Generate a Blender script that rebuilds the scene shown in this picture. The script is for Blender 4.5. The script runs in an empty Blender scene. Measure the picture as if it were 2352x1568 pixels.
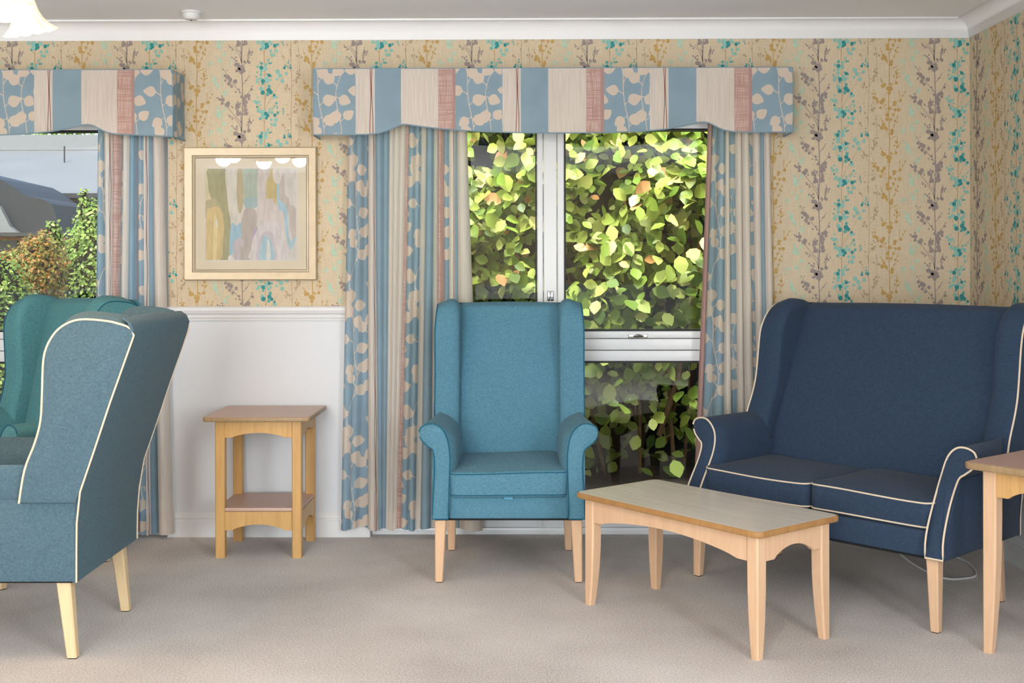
import bpy, math, random
import numpy as np
from mathutils import Vector

# ------------------------------------------------------------------ basics
COL = bpy.context.scene.collection
PI = math.pi
FOC, CX, HZ, YAW, ROLL, EYE = 2700.0, 1176.0, 615.0, 0.008, 0.0018, 1.24   # camera measured from the photo
KD = FOC / 2500.0
YW = 5.03 * KD     # back wall face
ZC = 2.376         # ceiling
XL = -3.95         # left wall face
YB = -3.2          # room runs back to here

def ray(px, py):
    u, v = px - CX, HZ - py
    u, v = u + ROLL * v, v - ROLL * u
    a, c = u / FOC, v / FOC
    return (a - YAW, 1 + a * YAW, c)
def PX(px, Y, py=615):           # world x of a photo column at world depth Y
    d = ray(px, py); return d[0] / d[1] * Y
def PZ(py, Y, px=1176):          # world z of a photo row at world depth Y
    d = ray(px, py); return EYE + d[2] / d[1] * Y
def C2W(x, y):                   # camera-frame ground point -> world
    y *= KD
    return (x - y * YAW, y + x * YAW)

XR = PX(2228, YW)  # right wall face

def lin(c):
    r = []
    for v in c:
        v = v / 255.0
        r.append(v / 12.92 if v <= 0.04045 else ((v + 0.055) / 1.055) ** 2.4)
    return (r[0], r[1], r[2], 1.0)

def tag(o, label=None, cat=None, group=None, kind=None):
    if label: o['label'] = label
    if cat: o['category'] = cat
    if group: o['group'] = group
    if kind: o['kind'] = kind
    return o

def empty(name, loc=(0, 0, 0), rz=0.0, label=None, cat=None, group=None, scale=None):
    o = bpy.data.objects.new(name, None)
    COL.objects.link(o); o.location = loc; o.rotation_euler = (0, 0, rz)
    o.empty_display_size = 0.1
    if scale: o.scale = scale
    return tag(o, label, cat, group)

class MB:
    """collects polygons, builds ONE mesh object"""
    def __init__(s): s.v = []; s.f = []; s.m = []
    def add(s, vs, fs, m=0):
        b = len(s.v); s.v.extend(vs)
        for f in fs: s.f.append(tuple(b + i for i in f)); s.m.append(m)
    def quad(s, a, b, c, d, m=0): s.add([a, b, c, d], [(0, 1, 2, 3)], m)
    def box(s, x0, x1, y0, y1, z0, z1, m=0, bev=0.0):
        if bev <= 0:
            s.add([(x0,y0,z0),(x1,y0,z0),(x1,y1,z0),(x0,y1,z0),(x0,y0,z1),(x1,y0,z1),(x1,y1,z1),(x0,y1,z1)],
                  [(0,3,2,1),(4,5,6,7),(0,1,5,4),(1,2,6,5),(2,3,7,6),(3,0,4,7)], m)
        else:
            b = bev
            pr = [(x0+b,y0),(x1-b,y0),(x1,y0+b),(x1,y1-b),(x1-b,y1),(x0+b,y1),(x0,y1-b),(x0,y0+b)]
            s.puffy(pr, lambda a, c, t: (a, c, t), z0, z1, b * .7, b * .7, n=1, m=m)
    def puffy(s, prof, F, t0, t1, r0=0.01, r1=0.01, n=4, m=0, dome0=0.0, dome1=0.0, nt=1):
        """closed profile extruded from t0 to t1 with rounded end edges and optional crowned caps"""
        N = len(prof)
        P = np.array(prof, float)
        ar = 0.5 * np.sum(P[:, 0] * np.roll(P[:, 1], -1) - np.roll(P[:, 0], -1) * P[:, 1])
        if ar < 0: P = P[::-1].copy()
        e = np.roll(P, -1, 0) - P
        e /= np.maximum(np.linalg.norm(e, axis=1), 1e-9)[:, None]
        nl = np.stack([-e[:, 1], e[:, 0]], 1)          # inward
        nv = nl + np.roll(nl, 1, 0)
        nv /= np.maximum((nv ** 2).sum(1), 0.35)[:, None] / 1.0
        nv *= 1.0
        C = P.mean(0)
        rings = []
        def ring(ins, sc, t): rings.append([(C + (q - C) * sc, t) for q in (P + nv * ins)])
        if dome0 > 0:
            for sc in (0.12, .35, .6, .82, .94): ring(r0, sc, t0 - dome0 * (1 - sc ** 2.5))
        for k in range(n + 1):
            a = k / n * PI / 2; ring(r0 * (1 - math.sin(a)), 1, t0 + r0 * (1 - math.cos(a)))
        for k in range(1, nt): ring(0, 1, t0 + r0 + (t1 - t0 - r0 - r1) * k / nt)
        for k in range(n + 1):
            a = (1 - k / n) * PI / 2; ring(r1 * (1 - math.sin(a)), 1, t1 - r1 * (1 - math.cos(a)))
        if dome1 > 0:
            for sc in (.94, .82, .6, .35, 0.12): ring(r1, sc, t1 + dome1 * (1 - sc ** 2.5))
        vs = [tuple(F(q[0], q[1], t)) for R in rings for q, t in R]
        fs = []
        for k in range(len(rings) - 1):
            for i in range(N):
                j = (i + 1) % N
                fs.append((k * N + i, k * N + j, (k + 1) * N + j, (k + 1) * N + i))
        fs.append(tuple(reversed(range(N)))); L = (len(rings) - 1) * N
        fs.append(tuple(L + i for i in range(N)))
        s.add(vs, fs, m)
    def tube(s, pts, r, n=8, m=0, closed=False):
        pts = [Vector(p) for p in pts]; N = len(pts)
        rr = r if isinstance(r, (list, tuple)) else [r] * N
        prev = None; vs = []
        for i, p in enumerate(pts):
            if closed: t = pts[(i + 1) % N] - pts[i - 1]
            else: t = pts[min(i + 1, N - 1)] - pts[max(i - 1, 0)]
            t.normalize()
            if prev is None:
                u = t.orthogonal().normalized()
            else:
                u = prev - t * prev.dot(t)
                u = u.normalized() if u.length > 1e-6 else t.orthogonal().normalized()
            prev = u; w = t.cross(u)
            for k in range(n):
                a = 2 * PI * k / n
                vs.append(tuple(p + (u * math.cos(a) + w * math.sin(a)) * rr[i]))
        fs = []
        for i in range(N if closed else N - 1):
            j = (i + 1) % N
            for k in range(n):
                l = (k + 1) % n
                fs.append((i * n + k, i * n + l, j * n + l, j * n + k))
        if not closed:
            fs.append(tuple(reversed(range(n)))); fs.append(tuple((N - 1) * n + k for k in range(n)))
        s.add(vs, fs, m)
    def lathe(s, prof, cx=0, cy=0, n=32, m=0, wob=None):
        vs = []
        for i, (r, z) in enumerate(prof):
            for k in range(n):
                a = 2 * PI * k / n
                rr, zz = (r, z) if wob is None else wob(i, a, r, z)
                vs.append((cx + rr * math.cos(a), cy + rr * math.sin(a), zz))
        fs = []
        for i in range(len(prof) - 1):
            for k in range(n):
                l = (k + 1) % n
                fs.append((i * n + k, i * n + l, (i + 1) * n + l, (i + 1) * n + k))
        s.add(vs, fs, m)
    def build(s, name, mats, parent=None, smooth=38, recalc=True):
        me = bpy.data.meshes.new(name)
        me.from_pydata([tuple(map(float, v)) for v in s.v], [], s.f)
        if not isinstance(mats, (list, tuple)): mats = [mats]
        for mt in mats: me.materials.append(mt)
        if len(mats) > 1: me.polygons.foreach_set('material_index', s.m)
        if recalc:
            import bmesh
            bm = bmesh.new(); bm.from_mesh(me)
            bmesh.ops.recalc_face_normals(bm, faces=bm.faces)
            bm.to_mesh(me); bm.free()
        if smooth:
            me.polygons.foreach_set('use_smooth', [True] * len(me.polygons))
            me.set_sharp_from_angle(angle=math.radians(smooth))
        me.update()
        o = bpy.data.objects.new(name, me); COL.objects.link(o)
        if parent: o.parent = parent
        return o

def struct(o, kind='structure'):
    o['kind'] = kind; return o

def spline(pts, n=6, closed=True):
    """Catmull-Rom through 2D/3D points"""
    P = [np.array(p, float) for p in pts]; N = len(P); out = []
    rng = range(N) if closed else range(N - 1)
    for i in rng:
        p0 = P[(i - 1) % N] if closed or i > 0 else P[0]
        p1 = P[i]; p2 = P[(i + 1) % N]
        p3 = P[(i + 2) % N] if closed or i + 2 < N else P[-1]
        for k in range(n):
            t = k / n
            out.append(tuple(0.5 * ((2 * p1) + (-p0 + p2) * t + (2 * p0 - 5 * p1 + 4 * p2 - p3) * t * t + (-p0 + 3 * p1 - 3 * p2 + p3) * t ** 3)))
    if not closed: out.append(tuple(P[-1]))
    return out

def rrect(x0, x1, y0, y1, r, n=5):
    out = []
    for cx, cy, a0 in ((x1 - r, y0 + r, -PI / 2), (x1 - r, y1 - r, 0), (x0 + r, y1 - r, PI / 2), (x0 + r, y0 + r, PI)):
        for k in range(n + 1):
            a = a0 + PI / 2 * k / n
            out.append((cx + r * math.cos(a), cy + r * math.sin(a)))
    return out

# ------------------------------------------------------------------ materials
class NT:
    def __init__(s, name):
        s.mat = bpy.data.materials.new(name); s.mat.use_nodes = True
        s.t = s.mat.node_tree; s.n = s.t.nodes; s.l = s.t.links
        s.bsdf = s.n['Principled BSDF']; s.out = s.n['Material Output']
    def new(s, typ, **kw):
        nd = s.n.new(typ)
        for k, v in kw.items():
            if k in nd.inputs: nd.inputs[k].default_value = v
            else: setattr(nd, k, v)
        return nd
    def link(s, a, b): s.l.new(a, b)
    def coord(s, which='Object', scale=(1, 1, 1), rot=(0, 0, 0)):
        tc = s.new('ShaderNodeTexCoord'); mp = s.new('ShaderNodeMapping')
        mp.inputs['Scale'].default_value = scale; mp.inputs['Rotation'].default_value = rot
        s.link(tc.outputs[which], mp.inputs['Vector']); return mp.outputs['Vector']
    def noise(s, vec, scale, detail=2, rough=.5):
        nd = s.new('ShaderNodeTexNoise'); nd.inputs['Scale'].default_value = scale
        nd.inputs['Detail'].default_value = detail; nd.inputs['Roughness'].default_value = rough
        s.link(vec, nd.inputs['Vector']); return nd.outputs['Fac']
    def ramp(s, fac, stops, interp='LINEAR'):
        nd = s.new('ShaderNodeValToRGB'); cr = nd.color_ramp; cr.interpolation = interp
        while len(cr.elements) < len(stops): cr.elements.new(0.5)
        for e, (p, c) in zip(cr.elements, stops): e.position = p; e.color = c
        s.link(fac, nd.inputs['Fac']); return nd.outputs['Color']
    def math(s, op, a, b=None, c=None):
        nd = s.new('ShaderNodeMath'); nd.operation = op
        for i, x in enumerate((a, b, c)):
            if x is None: continue
            if isinstance(x, (int, float)): nd.inputs[i].default_value = x
            else: s.link(x, nd.inputs[i])
        return nd.outputs[0]
    def mix(s, fac, a, b, mode='MIX'):
        nd = s.new('ShaderNodeMix'); nd.data_type = 'RGBA'; nd.blend_type = mode
        if isinstance(fac, (int, float)): nd.inputs[0].default_value = fac
        else: s.link(fac, nd.inputs[0])
        for i, x in ((6, a), (7, b)):
            if isinstance(x, tuple): nd.inputs[i].default_value = x
            else: s.link(x, nd.inputs[i])
        return nd.outputs[2]
    def bump(s, h, strength=.3, dist=.002):
        nd = s.new('ShaderNodeBump'); nd.inputs['Strength'].default_value = strength
        nd.inputs['Distance'].default_value = dist
        s.link(h, nd.inputs['Height']); s.link(nd.outputs['Normal'], s.bsdf.inputs['Normal'])
    def base(s, x):
        if isinstance(x, tuple): s.bsdf.inputs['Base Color'].default_value = x
        else: s.link(x, s.bsdf.inputs['Base Color'])
    def set(s, rough=.5, metal=0.0, spec=.5):
        s.bsdf.inputs['Roughness'].default_value = rough; s.bsdf.inputs['Metallic'].default_value = metal
        s.bsdf.inputs['Specular IOR Level'].default_value = spec

def plain(name, rgb, rough=.5, metal=0, spec=.5, var=.04, scale=6, bump=0, bscale=200):
    m = NT(name); m.set(rough, metal, spec); c = lin(rgb)
    v = m.coord()
    f = m.noise(v, scale, 3)
    k0, k1 = 1 - var, 1 + var
    m.base(m.ramp(f, [(.3, (c[0]*k0, c[1]*k0, c[2]*k0, 1)), (.7, (c[0]*k1, c[1]*k1, c[2]*k1, 1))]))
    if bump: m.bump(m.noise(v, bscale, 2), bump, .001)
    return m.mat

def fabric(name, rgb, contrast=.22):
    """melange woven upholstery: fine crossed threads"""
    m = NT(name); m.set(.92, 0, .15); c = lin(rgb)
    a = m.noise(m.coord(scale=(1, 1, .12)), 900, 2, .6)
    b = m.noise(m.coord(scale=(.12, .12, 1)), 900, 2, .6)
    g = m.noise(m.coord(), 70, 3, .6)
    s = m.math('ADD', m.math('ADD', m.math('MULTIPLY', a, .45), m.math('MULTIPLY', b, .45)), m.math('MULTIPLY', g, .10))
    lo = tuple(x * (1 - contrast * 1.6) for x in c[:3]) + (1,); hi = tuple(min(1, x * (1 + contrast * 1.8)) for x in c[:3]) + (1,)
    m.base(m.ramp(s, [(.36, lo), (.64, hi)]))
    m.bsdf.inputs['Sheen Weight'].default_value = .06; m.bsdf.inputs['Sheen Roughness'].default_value = .5
    m.bump(s, .2, .0008)
    return m.mat

def wood(name, rgb, rough=.38, scale=1.0, dark=.80, rot=(0, 0, 0)):
    m = NT(name); m.set(rough, 0, .4); c = lin(rgb)
    v = m.coord(scale=(14 * scale, 14 * scale, 1.1 * scale), rot=rot)
    n1 = m.noise(v, 3.2, 5, .62); n2 = m.noise(m.coord(scale=(60, 60, 4), rot=rot), 6, 2)
    f = m.math('ADD', m.math('MULTIPLY', n1, .7), m.math('MULTIPLY', n2, .3))
    lo = (c[0] * dark, c[1] * dark * .95, c[2] * dark * .9, 1)
    m.base(m.ramp(f, [(.32, lo), (.62, c)]))
    m.bump(f, .08, .0006)
    return m.mat

M = {}
M['paint'] = plain('white_paint', (222, 223, 224), .55, var=.01)
M['ceiling'] = plain('ceiling_paint', (240, 241, 243), .8, var=.015, scale=3)
M['coving'] = plain('coving_paint', (240, 241, 243), .7, var=.01)
M['dadowall'] = plain('lower_wall_paint', (216, 219, 224), .7, var=.015, scale=2, bump=.05)
M['upvc'] = plain('white_upvc', (232, 235, 238), .25, var=.005)
M['gasket'] = plain('black_gasket', (14, 15, 16), .6)
M['chrome'] = plain('brushed_chrome', (190, 190, 192), .22, 1.0)
M['teal'] = fabric('teal_fabric', (84, 130, 150))
M['teal2'] = fabric('teal_green_fabric', (82, 134, 142))
M['slate'] = fabric('slate_blue_fabric', (80, 104, 116))
M['navy'] = fabric('navy_fabric', (50, 66, 88))
M['pipe_teal'] = plain('teal_piping', (16, 92, 118), .8)
M['pipe_cream'] = plain('cream_piping', (226, 208, 182), .75)
M['leg_pale'] = wood('pale_beech_wood', (230, 206, 164), dark=.88)
M['leg_honey'] = wood('honey_beech_wood', (212, 168, 106), dark=.82)
M['leg_beech'] = wood('beech_wood', (226, 190, 156), dark=.88)
M['legside'] = wood('light_oak_wood', (216, 172, 112), dark=.8)
M['foot'] = plain('dark_glide', (60, 52, 46), .6)
M['cord'] = plain('white_cable', (226, 228, 230), .45)
M['tag'] = plain('pale_blue_tag', (84, 150, 178), .8)
M['underside'] = plain('black_dust_cover', (18, 18, 20), .9)

# laminate table tops with long pale grain
def laminate(name, c0, c1, rough, axis=0, cmid=None):
    m = NT(name); m.set(rough, 0, .5)
    sc = (1.4, 26, 8) if axis == 0 else (26, 1.4, 8)
    n = m.noise(m.coord(scale=sc), 2.2, 6, .65)
    n2 = m.noise(m.coord(scale=(2, 3, 2)), 1.4, 2)
    f = m.math('ADD', m.math('MULTIPLY', n, .75), m.math('MULTIPLY', n2, .25))
    m.base(m.ramp(f, [(.34, lin(c0)), (.66, lin(c1))]))
    m.link(m.math('ADD', m.math('MULTIPLY', n, .12), rough - .05), m.bsdf.inputs['Roughness'])
    return m.mat
M['top_coffee'] = laminate('worn_laminate', (220, 210, 196), (234, 227, 216), .17)
M['top_side'] = laminate('pinkish_laminate', (190, 156, 140), (202, 170, 154), .36)
M['edge_wood'] = wood('stained_table_edge', (178, 134, 84), dark=.75)
M['edge_grey'] = wood('worn_table_edge', (168, 142, 108), dark=.75)

# carpet
def carpet():
    m = NT('taupe_carpet'); m.set(1.0, 0, .05)
    v = m.coord()
    a = m.noise(v, 330, 3, .7); b = m.noise(v, 150, 3, .6); c = m.noise(v, 1.6, 3)
    f = m.math('ADD', m.math('ADD', m.math('MULTIPLY', a, .5), m.math('MULTIPLY', b, .3)), m.math('MULTIPLY', c, .2))
    m.base(m.ramp(f, [(.36, lin((138, 130, 126))), (.5, lin((214, 206, 202))), (.64, lin((255, 251, 248)))]))
    m.bump(m.math('ADD', m.math('MULTIPLY', a, .5), m.math('MULTIPLY', b, .6)), .7, .007)
    m.bsdf.inputs['Sheen Weight'].default_value = .2
    return m.mat
M['carpet'] = carpet()

# wallpaper ground (linen weave) and inks
def wallpaper():
    m = NT('sand_wallpaper'); m.set(.75, 0, .25)
    a = m.noise(m.coord(scale=(1, 1, .06)), 420, 2); b = m.noise(m.coord(scale=(.06, .06, 1)), 420, 2)
    f = m.math('ADD', m.math('MULTIPLY', a, .5), m.math('MULTIPLY', b, .5))
    m.base(m.ramp(f, [(.36, lin((196, 179, 152))), (.64, lin((213, 197, 170)))]))
    m.bump(f, .12, .0005)
    return m.mat
M['wallpaper'] = wallpaper()
INK = [('ink_teal_pale', (132, 184, 174)), ('ink_teal', (88, 160, 156)), ('ink_teal_dark', (40, 134, 136)), ('ink_grey', (146, 134, 130)),
       ('ink_gold', (184, 150, 88)), ('ink_tan', (176, 152, 122)), ('ink_aqua', (168, 200, 178)), ('ink_brown', (172, 134, 92))]
M['inks'] = [plain(n, c, .7, var=.10, scale=60) for n, c in INK]

# ---- printed curtain fabric family, slightly translucent
def cloth(name, build, trans=.35):
    m = NT(name)
    m.set(.9, 0, .1)
    col = build(m)
    m.base(col)
    w1 = m.noise(m.coord(scale=(1, 1, .05)), 700, 1); w2 = m.noise(m.coord(scale=(.05, .05, 1)), 700, 1)
    m.bump(m.math('ADD', w1, w2), .15, .0006)
    tr = m.new('ShaderNodeBsdfTranslucent'); mx = m.new('ShaderNodeMixShader'); mx.inputs[0].default_value = trans
    if isinstance(col, tuple): tr.inputs['Color'].default_value = col
    else: m.link(col, tr.inputs['Color'])
    m.link(m.bsdf.outputs[0], mx.inputs[1]); m.link(tr.outputs[0], mx.inputs[2]); m.link(mx.outputs[0], m.out.inputs['Surface'])
    return m.mat
CREAM, BLUE, PINK = lin((242, 234, 226)), lin((168, 194, 210)), lin((206, 172, 166))
def linen(m, c, amt=.07):
    n = m.noise(m.coord(scale=(1, 1, .02)), 260, 2)
    k = tuple(x * (1 - amt) for x in c[:3]) + (1,); h = tuple(min(1, x * (1 + amt)) for x in c[:3]) + (1,)
    return m.ramp(n, [(.35, k), (.65, h)])
def b_cream(m): return linen(m, CREAM)
def b_blue(m): return m.mix(m.noise(m.coord(), 9, 3), tuple(x * .86 for x in BLUE[:3]) + (1,), tuple(x * 1.12 for x in BLUE[:3]) + (1,))
def b_pink(m): return linen(m, PINK, .05)
def b_leaf(m):
    at = m.new('ShaderNodeAttribute'); at.attribute_name = 'leaf'
    s = m.math('GREATER_THAN', at.outputs['Fac'], 0.0)
    g = m.mix(m.noise(m.coord(), 14, 3), tuple(x * .88 for x in BLUE[:3]) + (1,), tuple(x * 1.08 for x in BLUE[:3]) + (1,))
    return m.mix(s, g, lin((242, 228, 214)))
def uvx(m):
    tc = m.new('ShaderNodeUVMap'); sx = m.new('ShaderNodeSeparateXYZ'); m.link(tc.outputs[0], sx.inputs[0]); return sx.outputs[0], sx.outputs[1]
def b_lined(m):
    u, v = uvx(m)
    base = linen(m, CREAM); w = None
    for c, ph in ((.76, 0.0), (.86, 2.4)):
        wob = m.math('MULTIPLY', m.math('SINE', m.math('ADD', m.math('MULTIPLY', v, 17.0), ph)), .035)
        d = m.math('ABSOLUTE', m.math('SUBTRACT', m.math('ADD', u, wob), c))
        k = m.math('LESS_THAN', d, .018)
        w = k if w is None else m.math('MAXIMUM', w, k)
    return m.mix(w, base, lin((158, 96, 84)))
def b_cross(m):
    u, v = uvx(m)
    a = m.noise(m.coord(scale=(1, 1, .02)), 420, 1); b = m.noise(m.coord(scale=(.02, .02, 1)), 420, 1)
    f = m.math('MAXIMUM', a, b)
    return m.ramp(f, [(.46, lin((236, 214, 204))), (.66, lin((206, 164, 156)))])
CL = {}
KINDS = ['cream', 'blue', 'pink', 'leaf', 'lined', 'cross']
for k, b in zip(KINDS, (b_cream, b_blue, b_pink, b_leaf, b_lined, b_cross)):
    CL[k] = cloth(k + '_print_cotton', b, .5)
CLM = [CL[k] for k in KINDS]

def glass(name, rough=0.0, tint=(1, 1, 1, 1)):
    m = NT(name); m.n.remove(m.bsdf)
    tr = m.new('ShaderNodeBsdfTransparent'); tr.inputs[0].default_value = tint
    gl = m.new('ShaderNodeBsdfGlossy'); gl.inputs['Roughness'].default_value = rough
    fr = m.new('ShaderNodeFresnel'); fr.inputs[0].default_value = 1.45
    mx = m.new('ShaderNodeMixShader'); m.link(fr.outputs[0], mx.inputs[0])
    m.link(tr.outputs[0], mx.inputs[1]); m.link(gl.outputs[0], mx.inputs[2]); m.link(mx.outputs[0], m.out.inputs[0])
    return m.mat
M['glass'] = glass('window_glass', 0.0, (.93, .96, .94, 1))
M['picglass'] = glass('picture_glass')

# ------------------------------------------------------------------ openings
WIN = [(PX(850, YW) , PX(1752, YW))]
SH = 2.75
WIN.append((WIN[0][0] - SH, WIN[0][1] - SH))
WTOP = 1.955
ZCB = PZ(88, YW)              # wallpaper meets coving
ZD1, ZD0 = PZ(703, YW, 600), PZ(736, YW, 600)
ZSK = PZ(1175, YW, 600)
DADO = .5 * (ZD0 + ZD1)

def inside_win(x, z, mrg=0.0):
    return any(a - mrg < x < b + mrg and z < WTOP + mrg for a, b in WIN)

# ---- wallpaper motif, one half-repeat per stem (units: 1/2390 m; x from stem, y downward, repeat 765)
WU = 0.000418; WH = 765
STEMS = {
 'teal': dict(x=0, hw=3.0, ink=7, br=[[(5,310),(45,265),(100,200),(120,110),(195,50)], [(5,820),(40,730),(100,640),(150,540),(210,440),(265,345)], [(0,840),(-60,790),(-90,730)], [(0,860),(60,810),(125,740)], [(-5,440),(-30,410)], [(-8,600),(-55,540),(-70,470)], [(0,190),(-45,145)], [(0,700),(45,600)]],
   d=[(-70,35,12,0),(-20,60,22,0),(15,85,18,2),(-10,110,25,0),(20,135,12,2),(-45,145,12,1),(40,265,14,0),(55,300,10,1),(75,288,9,1),(15,305,15,0),(70,205,14,0),(108,215,17,0),(75,160,16,0),(125,160,18,0),(110,108,17,2),(140,85,14,1),(200,40,10,1),(205,65,9,1),(205,90,8,1),
      (-75,330,16,0),(-40,340,20,2),(-30,300,14,1),(10,350,20,0),(-35,380,22,0),(-45,415,18,0),(-90,395,8,1),(-95,440,8,1),(30,408,8,1),(45,435,16,2),(70,435,10,1),(-70,470,15,0),(-90,495,14,0),(-20,490,20,2),(-40,470,14,0),(10,460,18,0),(35,495,20,0),(-20,520,12,1),(60,475,12,0),
      (-35,580,20,0),(-20,615,20,2),(55,550,16,1),(45,590,22,2),(70,615,18,2),(35,635,16,1),(95,670,14,0),(110,645,12,2),(125,668,12,0),(130,470,13,0),(195,490,18,0),(150,395,22,0),(180,430,16,0),(240,415,18,0),(170,440,22,0),(220,350,13,2),(260,330,10,1),(290,350,12,2),(265,300,9,1),(265,270,7,1),(225,325,10,1),(285,325,9,1),
      (-120,710,12,0),(-85,680,10,0),(-90,735,18,0),(-60,725,14,0),(-90,780,9,2),(-50,760,9,0),(-70,825,16,0),(-35,835,18,0),(-10,860,20,0),(-15,890,18,0),(30,880,18,2),(5,850,14,0),(50,805,12,0),(75,845,18,0),(45,840,14,0),(90,800,10,0),(110,770,10,0),(145,770,9,0),(125,735,12,1),(140,795,7,1)]),
 'tan': dict(x=295, hw=3.2, ink=5, br=[[(0,215),(-15,145)],[(90,375),(88,300),(80,140)],[(0,580),(50,510),(85,440),(100,380)],[(0,640),(-40,570),(-55,530)],[(0,790),(60,750)],[(0,110),(30,70)],[(-5,390),(-60,290),(-85,215)],[(88,250),(115,235)],[(88,255),(62,225)]],
   d=[(45,60,16,5),(60,40,12,5),(-15,145,9,5),(80,140,6,5),(85,165,7,5),(60,220,11,5),(115,235,13,5),(90,225,6,5),(95,200,7,5),(-90,215,12,5),(-80,240,8,5),(100,380,8,5),(80,385,10,5),(60,410,12,5),(85,430,14,5),(60,450,12,5),(55,480,12,5),(30,485,8,5),(50,500,12,5),(85,455,9,5),(-50,530,10,5),(-45,555,12,5),(-20,575,11,5),(-55,590,11,5),(-75,525,6,5),(-75,575,8,5),(50,740,9,5),(40,780,8,5),(65,770,7,5),(-50,750,6,5),(-35,785,5,5),(-45,860,9,5)]),
 'gold': dict(x=520, hw=4.5, ink=4, br=[[(5,215),(35,160),(70,75)],[(30,290),(60,235),(85,160),(95,120)],[(0,340),(-60,230),(-95,155)],[(0,395),(55,362),(90,352)],[(0,600),(-65,540),(-90,480)],[(10,575),(70,540),(85,450),(85,385)],[(0,880),(-90,750),(-150,690),(-170,610)],[(0,835),(60,760),(125,722),(190,620)],[(0,835),(60,815)],[(115,725),(115,625)]],
   d=[(5,45,16,4),(65,60,14,4),(110,62,18,4),(45,118,12,4),(20,170,12,4),(95,150,8,4),(70,185,12,4),(95,200,8,4),(60,235,9,4),(60,120,5,4),(-95,155,5,4),(-75,195,8,4),(-55,230,18,4),(-75,265,18,4),(-45,265,18,4),(-30,285,14,4),(30,300,20,4),(25,325,18,4),(60,362,5,4),(90,355,4,4),(-90,490,6,4),(-75,520,9,4),(-65,560,20,4),(-40,555,14,4),(-15,590,20,4),(10,600,22,4),(0,640,18,4),(25,540,13,4),(75,540,14,4),(85,470,12,4),(60,455,9,4),(105,455,7,4),(85,430,14,4),(75,415,8,4),(90,385,5,4),(120,430,5,4),
      (-170,610,6,4),(-185,650,9,4),(-150,650,8,4),(-165,690,15,4),(-130,710,17,4),(-125,740,12,4),(-80,745,20,4),(-60,715,16,4),(-100,800,14,4),(-35,770,8,4),(60,750,18,4),(55,775,14,4),(125,725,15,4),(155,680,8,4),(175,635,8,4),(115,630,6,4),(115,650,6,4),(-20,890,18,4),(-20,930,18,4)]),
 'aqua': dict(x=805, hw=2.6, ink=6, br=[[(0,640),(-80,520),(-110,440),(-140,270)],[(5,310),(20,260),(35,190)],[(70,345),(80,300),(95,250)],[(0,660),(40,600)],[(0,860),(-45,800)],[(0,240),(-50,210)]],
   d=[(-45,60,16,6),(-40,110,22,6),(-60,95,12,6),(20,200,14,6),(35,190,10,6),(-35,265,16,6),(-30,285,14,6),(-60,220,8,6),(-140,270,8,6),(-110,290,12,6),(-160,300,10,6),(-145,330,7,6),(-110,430,12,6),(-80,460,16,6),(-95,490,18,6),(-70,520,18,6),(-85,500,14,6),(-45,555,12,6),(-55,530,10,6),(40,600,14,6),(30,630,14,6),(45,650,9,6),(60,585,8,6),(-50,790,14,6),(-30,830,12,6),(-10,850,8,6),(25,810,12,6),(35,780,8,6),(95,260,10,6),(85,290,8,6),(70,330,6,6)]),
 'grey': dict(x=1025, hw=5.5, ink=3, br=[[(-5,285),(-30,200),(-75,145),(-145,105)],[(0,360),(-60,290),(-110,225)],[(5,320),(60,280),(85,200)],[(60,280),(70,190)],[(5,535),(45,490),(80,430)],[(0,640),(-60,570),(-115,500),(-200,370)],[(10,680),(80,610),(112,545)],[(-5,955),(-90,870),(-180,760),(-260,680)],[(-10,285),(-15,60)],[(0,790),(-55,730)]],
   d=[(-40,80,20,3),(-60,95,12,3),(-50,50,14,3),(35,45,18,3),(45,80,20,3),(10,95,12,3),(-145,105,7,3),(-130,125,8,3),(-105,140,9,3),(-110,225,7,3),(-90,250,10,3),(-60,235,9,3),(-55,265,10,3),(-75,310,18,3),(-50,320,20,3),(-25,340,24,3),(5,345,26,3),(20,370,20,3),(-15,385,22,3),(-60,375,14,3),(-70,380,10,3),(0,395,16,3),(-35,360,20,3),(30,283,15,3),(75,278,17,3),(55,215,7,3),(70,190,10,3),(85,170,14,3),(100,185,9,3),(115,160,8,3),(85,125,6,3),(75,150,8,3),(100,200,8,3),(40,490,7,3),(55,480,5,3),
      (-205,365,7,3),(-165,370,6,3),(-190,430,15,3),(-155,450,20,3),(-130,470,20,3),(-180,485,12,3),(-145,515,18,3),(-75,495,19,3),(-115,545,14,3),(-45,580,11,3),(-65,610,8,3),(-30,615,8,3),(-10,665,14,3),(70,650,18,3),(45,670,18,3),(30,700,20,3),(45,730,20,3),(20,745,20,3),(75,690,14,3),(110,580,13,3),(115,550,7,3),(35,775,18,3),(-50,725,8,3),(-60,760,18,3),(-40,785,14,3),(-75,785,12,3),(-30,750,12,3),(25,825,12,3),
      (-270,680,10,3),(-230,660,8,3),(-250,700,12,3),(-215,700,18,3),(-220,740,15,3),(-175,760,16,3),(-150,740,20,3),(-160,775,12,3),(-115,785,8,3),(-120,770,6,3)]),
}
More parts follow.
